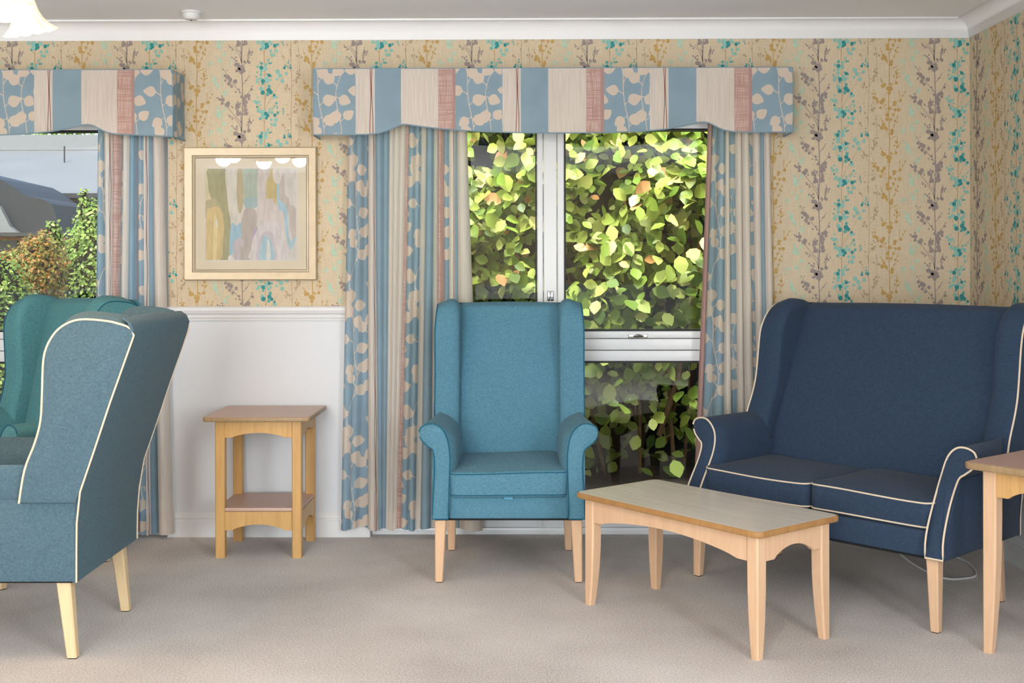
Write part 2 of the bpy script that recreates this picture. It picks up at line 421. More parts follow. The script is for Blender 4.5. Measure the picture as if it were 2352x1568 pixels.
def paper(mb, S0, x0, x1, place, ok, off=0.0006):
    """print the wallpaper inks; place(s, z, d) -> xyz with d the offset off the wall"""
    rnd = random.Random(7)
    per = .533
    n0 = int(math.floor((x0 - S0) / per)) - 1; n1 = int(math.ceil((x1 - S0) / per)) + 1
    OCT = [(math.cos(2 * PI * k / 9), math.sin(2 * PI * k / 9)) for k in range(9)]
    for n in range(n0, n1):
        for key, st in STEMS.items():
            sx = S0 + n * per + st['x'] * WU
            ph = 0
            # main stem in short pieces
            zz = ZCB
            while zz > DADO:
                a, b = zz, max(DADO, zz - .04)
                wa = .0022 * math.sin(a * 19 + st['x']); wb = .0022 * math.sin(b * 19 + st['x'])
                if x0 < sx < x1 and ok(sx, .5 * (a + b), 0) :
                    h = st['hw'] * WU
                    mb.quad(place(sx + wa - h, a, off), place(sx + wa + h, a, off), place(sx + wb + h, b, off), place(sx + wb - h, b, off), st['ink'] + 1)
                zz -= .04
            for rep in range(-1, 5):
                jr = random.Random(rep % 2 * 31 + 5)
                zb = ZCB - rep * WH * WU + .012
                for br in st['br']:
                    pts = [(sx + p[0] * WU, zb - (p[1] + 0) * WU) for p in br]
                    for i in range(len(pts) - 1):
                        (xa, za), (xb, zb2) = pts[i], pts[i + 1]
                        if not (x0 < min(xa, xb) and max(xa, xb) < x1): continue
                        if max(za, zb2) > ZCB or min(za, zb2) < DADO or not ok(.5 * (xa + xb), .5 * (za + zb2), .01): continue
                        dx, dz = xb - xa, zb2 - za; L = math.hypot(dx, dz); h = (st['hw'] * .62 - .25 * i) * WU
                        nx, nz = -dz / L * h, dx / L * h
                        mb.quad(place(xa + nx, za + nz, off), place(xa - nx, za - nz, off), place(xb - nx, zb2 - nz, off), place(xb + nx, zb2 + nz, off), st['ink'] + 1)
                for q, (dx, dy, r, sh) in enumerate(st['d']):
                    dx += jr.uniform(-7, 7); dy += jr.uniform(-7, 7); r = (r * jr.uniform(1.12, 1.36))
                    x, z, r = sx + dx * WU, zb - dy * WU, r * WU
                    if x - r < x0 or x + r > x1 or z + r * .3 > ZCB or z - r * .3 < DADO or not ok(x, z, r): continue
                    lay = off + .00025 + .00012 * sh * (1 if sh < 3 else 0) + (q % 7) * .00001
                    e = jr.uniform(.86, 1.0)
                    mb.add([place(x + c * r * e, z + s * r, lay) for c, s in OCT], [tuple(range(9))], sh + 1)

# ------------------------------------------------------------------ room shell
mb = MB()
def wrect(x0, x1, z0, z1, m): mb.quad((x0, YW, z0), (x1, YW, z0), (x1, YW, z1), (x0, YW, z1), m)
xs = [XL]
for a, b in sorted(WIN): xs += [a, b]
xs.append(XR)
for i in range(0, len(xs) - 1, 2):
    wrect(xs[i], xs[i + 1], 0, DADO, 9); wrect(xs[i], xs[i + 1], DADO, WTOP, 0)
wrect(XL, XR, WTOP, ZC + .02, 0)
for a, b in WIN:       # reveals
    mb.quad((a, YW, 0), (a, YW + .16, 0), (a, YW + .16, WTOP), (a, YW, WTOP), 9)
    mb.quad((b, YW, 0), (b, YW + .16, 0), (b, YW + .16, WTOP), (b, YW, WTOP), 9)
    mb.quad((a, YW, WTOP), (b, YW, WTOP), (b, YW + .16, WTOP), (a, YW + .16, WTOP), 9)
# outer leaf of the wall
ex = [XL - .3] + xs[1:-1] + [XR + .3]
for i in range(0, len(ex) - 1, 2): mb.box(ex[i] + (0 if i == 0 else .001), ex[i + 1] - .001, YW + .03, YW + .26, -.1, WTOP, 10)
mb.box(XL - .3, XR + .3, YW + .03, YW + .26, WTOP + .001, 2.62, 10)
S0B = PX(1934, YW)
paper(mb, S0B, XL, XR, lambda s, z, d: (s, YW - d, z), lambda x, z, r: not inside_win(x, z, r))
M['brick'] = plain('brown_brick', (150, 104, 84), .85, var=.2, scale=30)
WM = [M['wallpaper']] + M['inks'] + [M['dadowall'], M['brick']]
struct(mb.build('wall_back', WM, smooth=0, recalc=False))

mb = MB()
mb.quad((XR, YB, 0), (XR, YW, 0), (XR, YW, DADO), (XR, YB, DADO), 9)
mb.quad((XR, YB, DADO), (XR, YW, DADO), (XR, YW, ZC + .02), (XR, YB, ZC + .02), 0)
mb.box(XR + .01, XR + .25, YB, YW + .26, -.1, 2.62, 10)
paper(mb, YW - .513, 1.5, YW, lambda s, z, d: (XR - d, s, z), lambda x, z, r: True)
struct(mb.build('wall_right', WM, smooth=0, recalc=False))
mb = MB()
mb.quad((XL, YB, 0), (XL, YW, 0), (XL, YW, DADO), (XL, YB, DADO), 9)
mb.quad((XL, YB, DADO), (XL, YW, DADO), (XL, YW, ZC + .02), (XL, YB, ZC + .02), 0)
mb.box(XL - .25, XL - .01, YB, YW + .26, -.1, 2.62, 10)
paper(mb, .1, 2.5, YW, lambda s, z, d: (XL + d, s, z), lambda x, z, r: True)
struct(mb.build('wall_left', WM, smooth=0, recalc=False))

mb = MB()
mb.quad((XL, YB, 0), (XR, YB, 0), (XR, YB, DADO), (XL, YB, DADO), 9); mb.quad((XL, YB, DADO), (XR, YB, DADO), (XR, YB, ZC + .02), (XL, YB, ZC + .02), 0)
mb.box(XL - .25, XR + .25, YB - .25, YB - .01, -.1, 2.62, 10)
struct(mb.build('wall_rear', WM, smooth=0, recalc=False))
mb = MB(); mb.box(XL - .25, XR + .25, YB, YW + .16, -.12, 0.0)
struct(mb.build('floor', M['carpet'], smooth=0))
mb = MB(); mb.box(XL - .3, XR + .3, YB, YW + .02, ZC, ZC + .24)
struct(mb.build('ceiling', M['ceiling'], smooth=0))
mb = MB(); mb.box(XL - .5, XR + .5, YB - .4, YW + .27, 2.63, 2.70)
struct(mb.build('roof_slab', M['brick'], smooth=0))

# coving: cove profile swept along back, right and left walls
def coving(name, A, B, mitreA=0, mitreB=0):
    """A,B wall-line points at the ceiling (xy); inward normal computed to the left of A->B"""
    A = Vector(A); B = Vector(B); d = (B - A).normalized(); nrm = Vector((-d.y, d.x)); P = .078
    pr = [(0, -P - .004), (.006, -P - .004), (.006, -P)]
    for k in range(9):
        a = k / 8 * PI / 2
        pr.append((.008 + (P - .014) * (1 - math.cos(a)), -P + .004 + (P - .012) * math.sin(a)))
    pr += [(P - .004, -.008), (P + .004, -.008), (P + .004, 0), (0, 0)]
    m2 = MB(); vs = []
    for pt, mit in ((A, mitreA), (B, mitreB)):
        for q, z in pr:
            p = pt + nrm * q + d * (mit * q)
            vs.append((p.x, p.y, ZC + z))
    n = len(pr)
    m2.add(vs, [(i, (i + 1) % n, n + (i + 1) % n, n + i) for i in range(n)] + [tuple(range(n)), tuple(range(n, 2 * n))])
    struct(m2.build(name, M['coving'], smooth=50))
coving('trim_1', (XR, YW), (XL, YW), 1, -1)
coving('trim_2', (XR, YB), (XR, YW), 0, -1)
coving('trim_3', (XL, YW), (XL, YB), 1, 0)

# mouldings
def moulding(name, A, B, prof, mat):
    A = Vector(A); B = Vector(B); d = (B - A).normalized(); nrm = Vector((-d.y, d.x))
    m2 = MB(); n = len(prof)
    vs = [((pt + nrm * q).x, (pt + nrm * q).y, z) for pt in (A, B) for q, z in prof]
    m2.add(vs, [(i, (i + 1) % n, n + (i + 1) % n, n + i) for i in range(n)] + [tuple(range(n)), tuple(range(n, 2 * n))])
    return struct(m2.build(name, mat, smooth=30))
SKP = [(0, 0), (.018, 0), (.018, .074), (.014, .078), (.014, .084), (.017, .088), (.015, .1), (.008, .108), (.005, ZSK), (0, ZSK)]
h = ZD1 - ZD0
DP = [(0, ZD0), (.008, ZD0), (.010, ZD0 + .1 * h), (.008, ZD0 + .14 * h), (.014, ZD0 + .2 * h), (.016, ZD0 + .38 * h), (.012, ZD0 + .43 * h), (.020, ZD0 + .5 * h), (.027, ZD0 + .72 * h), (.026, ZD0 + .9 * h), (.018, ZD1), (0, ZD1)]
k = 1
for i in range(0, len(xs) - 1, 2):
    moulding('baseboard_back' if i == 0 else 'baseboard_back.%03d' % i, (xs[i + 1], YW), (xs[i], YW), SKP, M['paint'])
    moulding('trim_%d' % (3 + k), (xs[i + 1], YW), (xs[i], YW), DP, M['paint']); k += 1
moulding('baseboard_right', (XR, YB), (XR, YW - .02), SKP, M['paint'])
moulding('trim_7', (XR, YB), (XR, YW - .03), DP, M['paint'])
moulding('baseboard_left', (XL, YW - .02), (XL, YB), SKP, M['paint'])
moulding('trim_8', (XL, YW - .03), (XL, YB), DP, M['paint'])

# ------------------------------------------------------------------ windows
YG = YW + .10
def make_window(idx, off):
    x0, x1 = WIN[0][0] + off, WIN[0][1] + off
    y0, y1 = YW + .05, YW + .13
    root = struct(empty('window_%d' % idx, (0.5 * (x0 + x1), YG, 0)))
    ox = root.location.x
    X = lambda v: v + off - ox
    def part(name, m2, mat=M['upvc'], parent=root, lab=None):
        o = m2.build(name, mat, parent, smooth=30); o['kind'] = 'structure'
        return o
    a, b = x0 - ox, x1 - ox
    Y0, Y1 = y0 - YG, y1 - YG
    mx0, mx1 = X(PX(1233, y0)), X(PX(1297, y0))
    ms0, ms1 = X(PX(1249, y0)), X(PX(1279, y0))
    ztop = PZ(296, y0)
    zt1, zs, zs2, zt0 = PZ(760, y0), PZ(778, y0), PZ(805, y0), PZ(830, y0)
    m2 = MB()
    m2.box(a, a + .07, Y0, Y1, 0.0, WTOP, bev=.004); m2.box(b - .07, b, Y0, Y1, 0, WTOP, bev=.004)
    m2.box(a, b, Y0 + .001, Y1, ztop + .0, WTOP, bev=.004); m2.box(a, b, Y0 - .01, Y1, 0, .03, bev=.004); m2.box(a, b, Y0 + .001, Y1, .031, .085, bev=.004)
    part('window_frame', m2)
    m2 = MB(); m2.box(ms0, ms1, Y0 + .002, Y1, .03, WTOP - .02, bev=.003)
    m2.box(mx0 + .002, ms0 - .003, Y0, Y1, .03, WTOP - .02, bev=.004); m2.box(ms1 + .003, mx1 - .002, Y0, Y1, .03, WTOP - .02, bev=.004)
    part('mullion', m2)
    m2 = MB()
    m2.box(mx1 - .003, b - .069, Y0, Y1, zs + .003, zt1 - .002, bev=.004)
    m2.box(mx1 - .003, b - .069, Y0 + .003, Y1, zs2 + .003, zs - .001, bev=.003); m2.box(mx1 - .003, b - .069, Y0, Y1, zt0 + .002, zs2 - .001, bev=.003)
    part('transom', m2)
    # gaskets and panes
    for (pa, pb, za, zb) in ((a + .07, mx0, .085, ztop), (mx1, b - .07, zt1, ztop), (mx1, b - .07, .085, zt0)):
        m2 = MB(); g = .006
        for q in ((pa, pa + g, za, zb), (pb - g, pb, za, zb), (pa, pb, za, za + g), (pa, pb, zb - g * 1.3, zb)):
            m2.box(q[0], q[1], Y0 + .004, Y1 - .01, q[2], q[3])
        part('gasket', m2, M['gasket'])
        m2 = MB(); m2.box(pa + .002, pb - .002, -.002, .002, za + .002, zb - .002)
        part('window_pane', m2, M['glass'])
    # transom latch
    hx = X(PX(1465, y0)); hz = PZ(772, y0)
    m2 = MB(); m2.box(hx - .045, hx + .045, Y0 - .006, Y0 + .001, hz - .009, hz + .009, bev=.002)
    m2.tube([(hx - .02, Y0 - .012, hz), (hx, Y0 - .022, hz + .001), (hx + .022, Y0 - .012, hz)], [.005, .008, .005], 8)
    m2.box(hx - .04, hx - .012, Y0 - .014, Y0 - .005, hz - .004, hz + .004, bev=.001)
    part('latch', m2, M['chrome'])
    hx = X(PX(1264, y0)); hz = PZ(680, y0)
    m2 = MB()
    for sx in (-.008, .008):
        m2.box(hx + sx - .006, hx + sx + .006, Y0 - .007, Y0 + .003, hz - .022, hz + .024, bev=.002)
        for dz in (-.012, .004, .016): m2.tube([(hx + sx, Y0 - .010, hz + dz), (hx + sx, Y0 - .004, hz + dz)], .0025, 6)
    part('hinge', m2, M['chrome'])
make_window(1, 0.0); make_window(2, -SH)

# ------------------------------------------------------------------ leaf print field (used on curtains and pelmets)
rl = random.Random(11)
LEAFPER = .62
def make_vines():
    leaves, stems = [], []
    for vx, ph in ((.052, 0.0), (.158, 2.6)):
        pts = []
        for i in range(32):
            v = i / 31 * LEAFPER
            pts.append((vx + .020 * math.sin(2 * PI * v / LEAFPER + ph) + .010 * math.sin(4 * PI * v / LEAFPER + ph * 2), v))
        stems.append(pts)
        v = .02 if ph == 0 else .05; side = 1
        while v < LEAFPER - .02:
            cx = vx + .020 * math.sin(2 * PI * v / LEAFPER + ph) + .010 * math.sin(4 * PI * v / LEAFPER + ph * 2)
            ang = PI / 2 - side * rl.uniform(.55, 1.15); ln = rl.uniform(.014, .026)
            if rl.random() < .25: ang = -PI / 2 - side * rl.uniform(-.9, -.4)
            ex, ey = cx + math.cos(ang) * ln, v + math.sin(ang) * ln
            stems.append([(cx, v - .006), ((cx + ex) / 2, (v + ey) / 2 - .003), (ex, ey)])
            la = ang + rl.uniform(-.5, .5) - side * .15; L = rl.uniform(.052, .066)
            leaves.append((ex, ey, la, L, L * rl.uniform(.40, .46)))
            v += rl.uniform(.046, .056); side = -side
    return leaves, stems
LEAVES, VSTEMS = make_vines()
def leaf_field(U, V):
    """signed field >0 inside the pale leaves and stems"""
    out = np.full(U.shape, -1.0)
    Vm = np.mod(V, LEAFPER); Um = np.mod(U, .212)
    for (ex, ey, la, L, W) in LEAVES:
        ca, sa = math.cos(la), math.sin(la)
        for ou in (-.212, 0, .212):
            for ov in (-LEAFPER, 0, LEAFPER):
                du, dv = Um - ex - ou, Vm - ey - ov
                a = du * ca + dv * sa; b = -du * sa + dv * ca
                sel = (np.abs(a - L / 2) < L * .75) & (np.abs(b) < W * 1.6)
                if not sel.any(): continue
                t = np.clip(a[sel] / L, 0, 1)
                w = W * 1.06 * np.power(np.sin(PI * np.power(t, .72)), .80) * (1 - .12 * t)
                f = w - np.abs(b[sel]); f = np.where((a[sel] < 0) | (a[sel] > L), -.004 - np.abs(b[sel]), f)
                out[sel] = np.maximum(out[sel], f)
    for pts in VSTEMS:
        hw = .0021
        for i in range(len(pts) - 1):
            (xa, ya), (xb, yb) = pts[i], pts[i + 1]
            dx, dy = xb - xa, yb - ya; L2 = dx * dx + dy * dy + 1e-12
            for ov in (-LEAFPER, 0, LEAFPER):
                pu, pv = Um - xa, Vm - ya - ov
                sel = (np.abs(pu) < .05) & (np.abs(pv) < .05)
                if not sel.any(): continue
                t = np.clip((pu[sel] * dx + pv[sel] * dy) / L2, 0, 1)
                d = np.hypot(pu[sel] - t * dx, pv[sel] - t * dy)
                out[sel] = np.maximum(out[sel], hw - d)
    return out

def grid_mesh(name, X, Y, Z, colmat, U, V, uloc, mats, parent=None, leaf_s=None):
    """X,Y,Z,U,V: (rows, cols) arrays; colmat: material per column; uloc: (cols+? ) local u per vertex column"""
    R, Cn = X.shape
    co = np.stack([X, Y, Z], -1).reshape(-1, 3)
    idx = np.arange(R * Cn).reshape(R, Cn)
    q = np.stack([idx[:-1, :-1], idx[:-1, 1:], idx[1:, 1:], idx[1:, :-1]], -1).reshape(-1, 4)
    me = bpy.data.meshes.new(name)
    me.vertices.add(len(co)); me.vertices.foreach_set('co', co.astype(np.float32).ravel())
    me.loops.add(q.size); me.loops.foreach_set('vertex_index', q.astype(np.int32).ravel())
    me.polygons.add(len(q)); me.polygons.foreach_set('loop_start', np.arange(0, q.size, 4, dtype=np.int32))
    for mt in mats: me.materials.append(mt)
    mi = np.tile(np.array(colmat[:Cn - 1], dtype=np.int32), R - 1)
    me.polygons.foreach_set('material_index', mi)
    me.update(calc_edges=True)
    at = me.attributes.new('leaf', 'FLOAT', 'POINT')
    at.data.foreach_set('value', leaf_field(U, V).astype(np.float32).ravel())
    uv = me.uv_layers.new(name='UVMap')
    # per-face local u (0..1 across its own stripe)
    ul0 = uloc[:Cn - 1, 0]; ul1 = uloc[:Cn - 1, 1]
    rowv = V[:, 0]
    luv = np.zeros((R - 1, Cn - 1, 4, 2), np.float32)
    luv[:, :, 0, 0] = ul0[None, :]; luv[:, :, 3, 0] = ul0[None, :]
    luv[:, :, 1, 0] = ul1[None, :]; luv[:, :, 2, 0] = ul1[None, :]
    luv[:, :, 0, 1] = V[:-1, :-1]; luv[:, :, 1, 1] = V[:-1, 1:]; luv[:, :, 2, 1] = V[1:, 1:]; luv[:, :, 3, 1] = V[1:, :-1]
    uv.data.foreach_set('uv', luv.ravel())
    me.polygons.foreach_set('use_smooth', [True] * len(q))
    me.update()
    o = bpy.data.objects.new(name, me); COL.objects.link(o)
    if parent: o.parent = parent
    return o

def curtain(label, spec, Yc, ztop, zbot, pyt, pyb, step=.0033, recess=(), group=None, amp=1.3, seed=1):
    """spec: [(top_px, bottom_px, kind)...]; the first entry only gives the free edge"""
    rnd = random.Random(seed)
    root = empty('curtain', (PX(.5 * (spec[0][0] + spec[-1][0]), Yc), Yc, zbot), 0, label, 'curtain', group)
    ox, oz = root.location.x, zbot
    cols_t, cols_b, dep_t, dep_b, cm, ul, uu = [], [], [], [], [], [], []
    u = 0.0
    for i in range(1, len(spec)):
        a, b = spec[i - 1], spec[i]
        xa_t, xb_t = PX(a[0], Yc, pyt), PX(b[0], Yc, pyt); xa_b, xb_b = PX(a[1], Yc, pyb), PX(b[1], Yc, pyb)
        wt = xb_t - xa_t; wb = xb_b - xa_b
        n = max(5, int(max(abs(wt), abs(wb)) / step))
        A = min(.034, .62 * max(wt, .012)) * amp; Ab = min(.042, .62 * max(wb, .012)) * amp
        rc = .022 if i in recess else 0.0
        for k in range(n + (1 if i == len(spec) - 1 else 0)):
            t = k / n
            s = max(0.0, math.sin(PI * t)) ** .62
            cols_t.append(xa_t + wt * t); cols_b.append(xa_b + wb * t)
            dep_t.append(-A * s * (.35 if rc else 1) + rc); dep_b.append(-Ab * s * (.35 if rc else 1) + rc)
            cm.append(KINDS.index(b[2])); ul.append((t, (k + 1) / n)); uu.append(u + .5 * (wt + wb) * t * 1.25)
        u += .5 * (wt + wb) * 1.25 if b[2] == 'leaf' else (.5 * (wt + wb) * .3)
    ct, cb, dt, db = map(np.array, (cols_t, cols_b, dep_t, dep_b))
    R = int((ztop - zbot) / .004)
    f = np.linspace(0, 1, R)[:, None]        # 0 top .. 1 bottom
    g = f ** 1.15
    hem = .006 * np.sin(ct * 60 + 1)[None, :] * f ** 6
    X = ct * (1 - g) + cb * g; Yv = (dt * (1 - f) + db * f); Z = ztop - oz - (ztop - zbot) * f + hem + 0 * X
    Yv = Yv + .006 * np.sin(f * 5 + ct[None, :] * 13) * f
    U = np.array(uu)[None, :] + 0 * X; V = Z * 1.0 + .03
    body = grid_mesh('curtain_drop', X - ox, Yv, Z, cm, U, V, np.array(ul), CLM, root)
    # turned hem: a second layer behind the bottom 9 cm, and a header tape at the top
    nh = 14
    cc = slice(0, None, 2)
    fh = np.linspace(1 - .095 / (ztop - zbot), 1, nh)[:, None]; gh = fh ** 1.15
    Xh = ct[None, cc] * (1 - gh) + cb[None, cc] * gh; Yh = dt[None, cc] * (1 - fh) + db[None, cc] * fh + .006 * np.sin(fh * 5 + ct[None, cc] * 13) * fh + .005
    Zh = ztop - oz - (ztop - zbot) * fh + .001 + .006 * np.sin(ct[None, cc] * 60 + 1) * fh ** 6 + 0 * Xh
    grid_mesh('hem', Xh - ox, Yh, Zh, [cm[i] for i in range(0, len(cm), 2)], np.array(uu)[None, cc] + 0 * Xh, Zh + .03, np.array(ul)[cc], CLM, body)
    return root

YCU = YW - .052
cA = [(800,783,''),(818,800,'leaf'),(835,821,'leaf'),(846,845,'leaf'),(862,869,'lined'),(880,878,'blue'),(895,886,'blue'),(905,894,'cream'),(919,903,'cream'),(933,911,'cream'),(940,921,'cross'),(954,938,'leaf'),(967,953,'leaf'),(980,966,'cream'),(996,989,'blue'),(1006,1003,'cream'),(1014,1014,'cross'),(1020,1022,'pink'),(1031,1034,'leaf'),(1045,1046,'lined'),(1050,1055,'blue'),(1072,1108,'cream')]
cB = [(1626,1590,''),(1637,1604,'pink'),(1649,1630,'leaf'),(1666,1660,'leaf'),(1675,1683,'cream'),(1688,1696,'leaf'),(1704,1713,'lined'),(1720,1736,'cream'),(1728,1743,'leaf'),(1745,1757,'cream'),(1754,1766,'blue'),(1768,1786,'cream')]
cC = [(226,214,''),(240,246,'leaf'),(260,256,'lined'),(278,262,'cross'),(284,270,'leaf'),(299,290,'cream'),(312,311,'blue'),(318,320,'pink'),(329,335,'leaf'),(338,342,'lined'),(352,365,'blue'),(374,399,'cream')]
curtain('striped and leaf-printed full-length curtain behind the single teal armchair, glowing with daylight', cA, YCU, WTOP - .01, .045, 320, 1215, recess=(3, 13, 15), seed=2, group=None, amp=1.0)
curtain('narrow gathered striped curtain between the wide window and the navy sofa', cB, YCU, WTOP - .01, .045, 320, 1150, recess=(2, 5, 8), seed=3)
curtain('bunched striped curtain right of the far-left window, behind the slate blue chair', cC, YCU, WTOP - .01, .022, 320, 1235, recess=(4, 7, 10), seed=4)
# curtain rails are hidden inside the pelmets
# ------------------------------------------------------------------ pelmets
YP = YW - .19
def pelmet(label, px0, px1, spec, bottom, ref):
    """spec: boundaries [(px, kind)], bottom: [(px, py)] lower edge curve; ref = px for row conversion"""
    x0, x1 = PX(px0, YP), PX(px1, YP)
    zt = PZ(156 if ref > 700 else 160, YP, ref)
    root = empty('pelmet', (.5 * (x0 + x1), YW, zt), 0, label, 'pelmet', 'padded fabric pelmets over the windows')
    ox, oz = root.location.x, zt
    bx = np.array([PX(p, YP) for p, _ in bottom]); bz = np.array([PZ(q, YP, p) for p, q in bottom])
    cols, cm, ul, uu = [], [], [], []
    acc = 0
    for i in range(1, len(spec)):
        a, b = PX(spec[i - 1][0], YP), PX(spec[i][0], YP)
        n = max(3, int((b - a) / .004))
        for k in range(n + (1 if i == len(spec) - 1 else 0)):
            cols.append(a + (b - a) * k / n); cm.append(KINDS.index(spec[i][1])); ul.append((k / n, (k + 1) / n)); uu.append(cols[-1] - a + i * .03)
    c = np.array(cols); zb = np.interp(c, bx, bz)
    R = 76; f = np.linspace(0, 1, R)[:, None]
    X = c[None, :] + 0 * f; Z = zt + (zb[None, :] - zt) * f
    Y = YP - .004 * np.sin(PI * np.clip(f, 0, 1)) ** .5 + 0 * X
    U = np.array(uu)[None, :] + 0 * X
    grid_mesh('valance', X - ox, Y - YW, Z - oz, cm, U, Z + .11, np.array(ul), CLM, root)
    # returned ends with the leaf print
    for xe in (x0, x1):
        n = 46; yy = np.linspace(YP, YW - .002, n); zbe = np.interp(xe, bx, bz)
        Xr = xe - ox + 0 * f + 0 * yy[None, :]; Yr = yy[None, :] - YW + 0 * f; Zr = zt - oz + (zbe - zt) * f + 0 * yy[None, :]
        grid_mesh('pelmet_end', Xr, Yr, Zr, [3] * n, yy[None, :] - YP + .1 + 0 * f, Zr + .2, np.array([(0, 1)] * n), CLM, root)
    m2 = MB()
    m2.box(x0 + .003 - ox, x1 - .003 - ox, YP - YW + .003, -.002, -.016, -.003)
    bxs = np.arange(x0 + .004, x1 - .004, .02); zb2 = np.interp(bxs, bx, bz) + .006
    for i in range(len(bxs) - 1):
        m2.add([(bxs[i]-ox, YP-YW+.004, -.004), (bxs[i+1]-ox, YP-YW+.004, -.004), (bxs[i+1]-ox, YP-YW+.004, zb2[i+1]-oz), (bxs[i]-ox, YP-YW+.004, zb2[i]-oz),
                (bxs[i]-ox, YP-YW+.016, -.004), (bxs[i+1]-ox, YP-YW+.016, -.004), (bxs[i+1]-ox, YP-YW+.016, zb2[i+1]-oz), (bxs[i]-ox, YP-YW+.016, zb2[i]-oz)],
               [(0,1,2,3),(4,5,6,7),(2,3,7,6)])
    m2.build('pelmet_board', CL['cream'], root, smooth=0)
    m2 = MB()
    pts = [(q - ox, YP - YW - .002, float(np.interp(q, bx, bz)) - oz - .001) for q in np.linspace(x0, x1, 160)]
    m2.tube([(x0 - ox - .001, -.003, pts[0][2])] + pts + [(x1 - ox + .001, -.003, pts[-1][2])], .0028, 6)
    for xe in (x0, x1):
        m2.tube([(xe - ox, YP - YW - .001, 0), (xe - ox, YP - YW - .001, float(np.interp(xe, bx, bz)) - oz)], .0024, 6)
    m2.tube([(x0 - ox, YP - YW, 0), (x1 - ox, YP - YW, 0)], .002, 6)
    m2.build('piping', CL['blue'], root)
    return root
spR = [(720,''),(818,'leaf'),(862,'lined'),(922,'blue'),(1007,'cream'),(1040,'cross'),(1047,'pink'),(1155,'leaf'),(1197,'lined'),(1260,'blue'),(1347,'cream'),(1380,'cross'),(1388,'pink'),(1493,'leaf'),(1536,'lined'),(1600,'blue'),(1687,'cream'),(1720,'cross'),(1728,'pink'),(1821,'leaf')]
btR = [(720,309),(800,308.5),(845,308),(870,305),(895,298),(912,290),(922,285.5),(930,284.5),(945,287),(975,291),(1020,296),(1060,299),(1120,302),(1200,304.5),(1300,305),(1400,304),(1480,301),(1530,296),(1565,290),(1590,284),(1605,280.5),(1618,279.5),(1630,282),(1645,290),(1662,298),(1685,302),(1720,303),(1821,303)]
pelmet('long striped and leaf-printed fabric pelmet over the wide window in mid-wall', 720, 1821, spR, btR, 1270)
off = -1397
spL = [(720 + off - 27, '')] + [(p + off - 27, k) for p, k in spR[1:-1]]
spL = [(-704,''),(-606,'leaf'),(-562,'lined'),(-502,'blue'),(-417,'cream'),(-384,'cross'),(-376,'pink'),(-268,'leaf'),(-226,'lined'),(-163,'blue'),(-76,'cream'),(-43,'cross'),(-35,'pink'),(80,'leaf'),(122,'lined'),(188,'blue'),(270,'cream'),(303,'cross'),(310,'pink'),(397,'leaf')]
btL = [(p - 1424, q + 7) for p, q in btR]
btL = [(-704,317)] + [(p, q) for p, q in [(a - 1415, b + 6) for a, b in btR[1:-1]]] + [(397, 313)]
pelmet('striped and leaf-printed fabric pelmet over the far-left window, cut by the photo edge', -704, 397, spL, btL, 200)

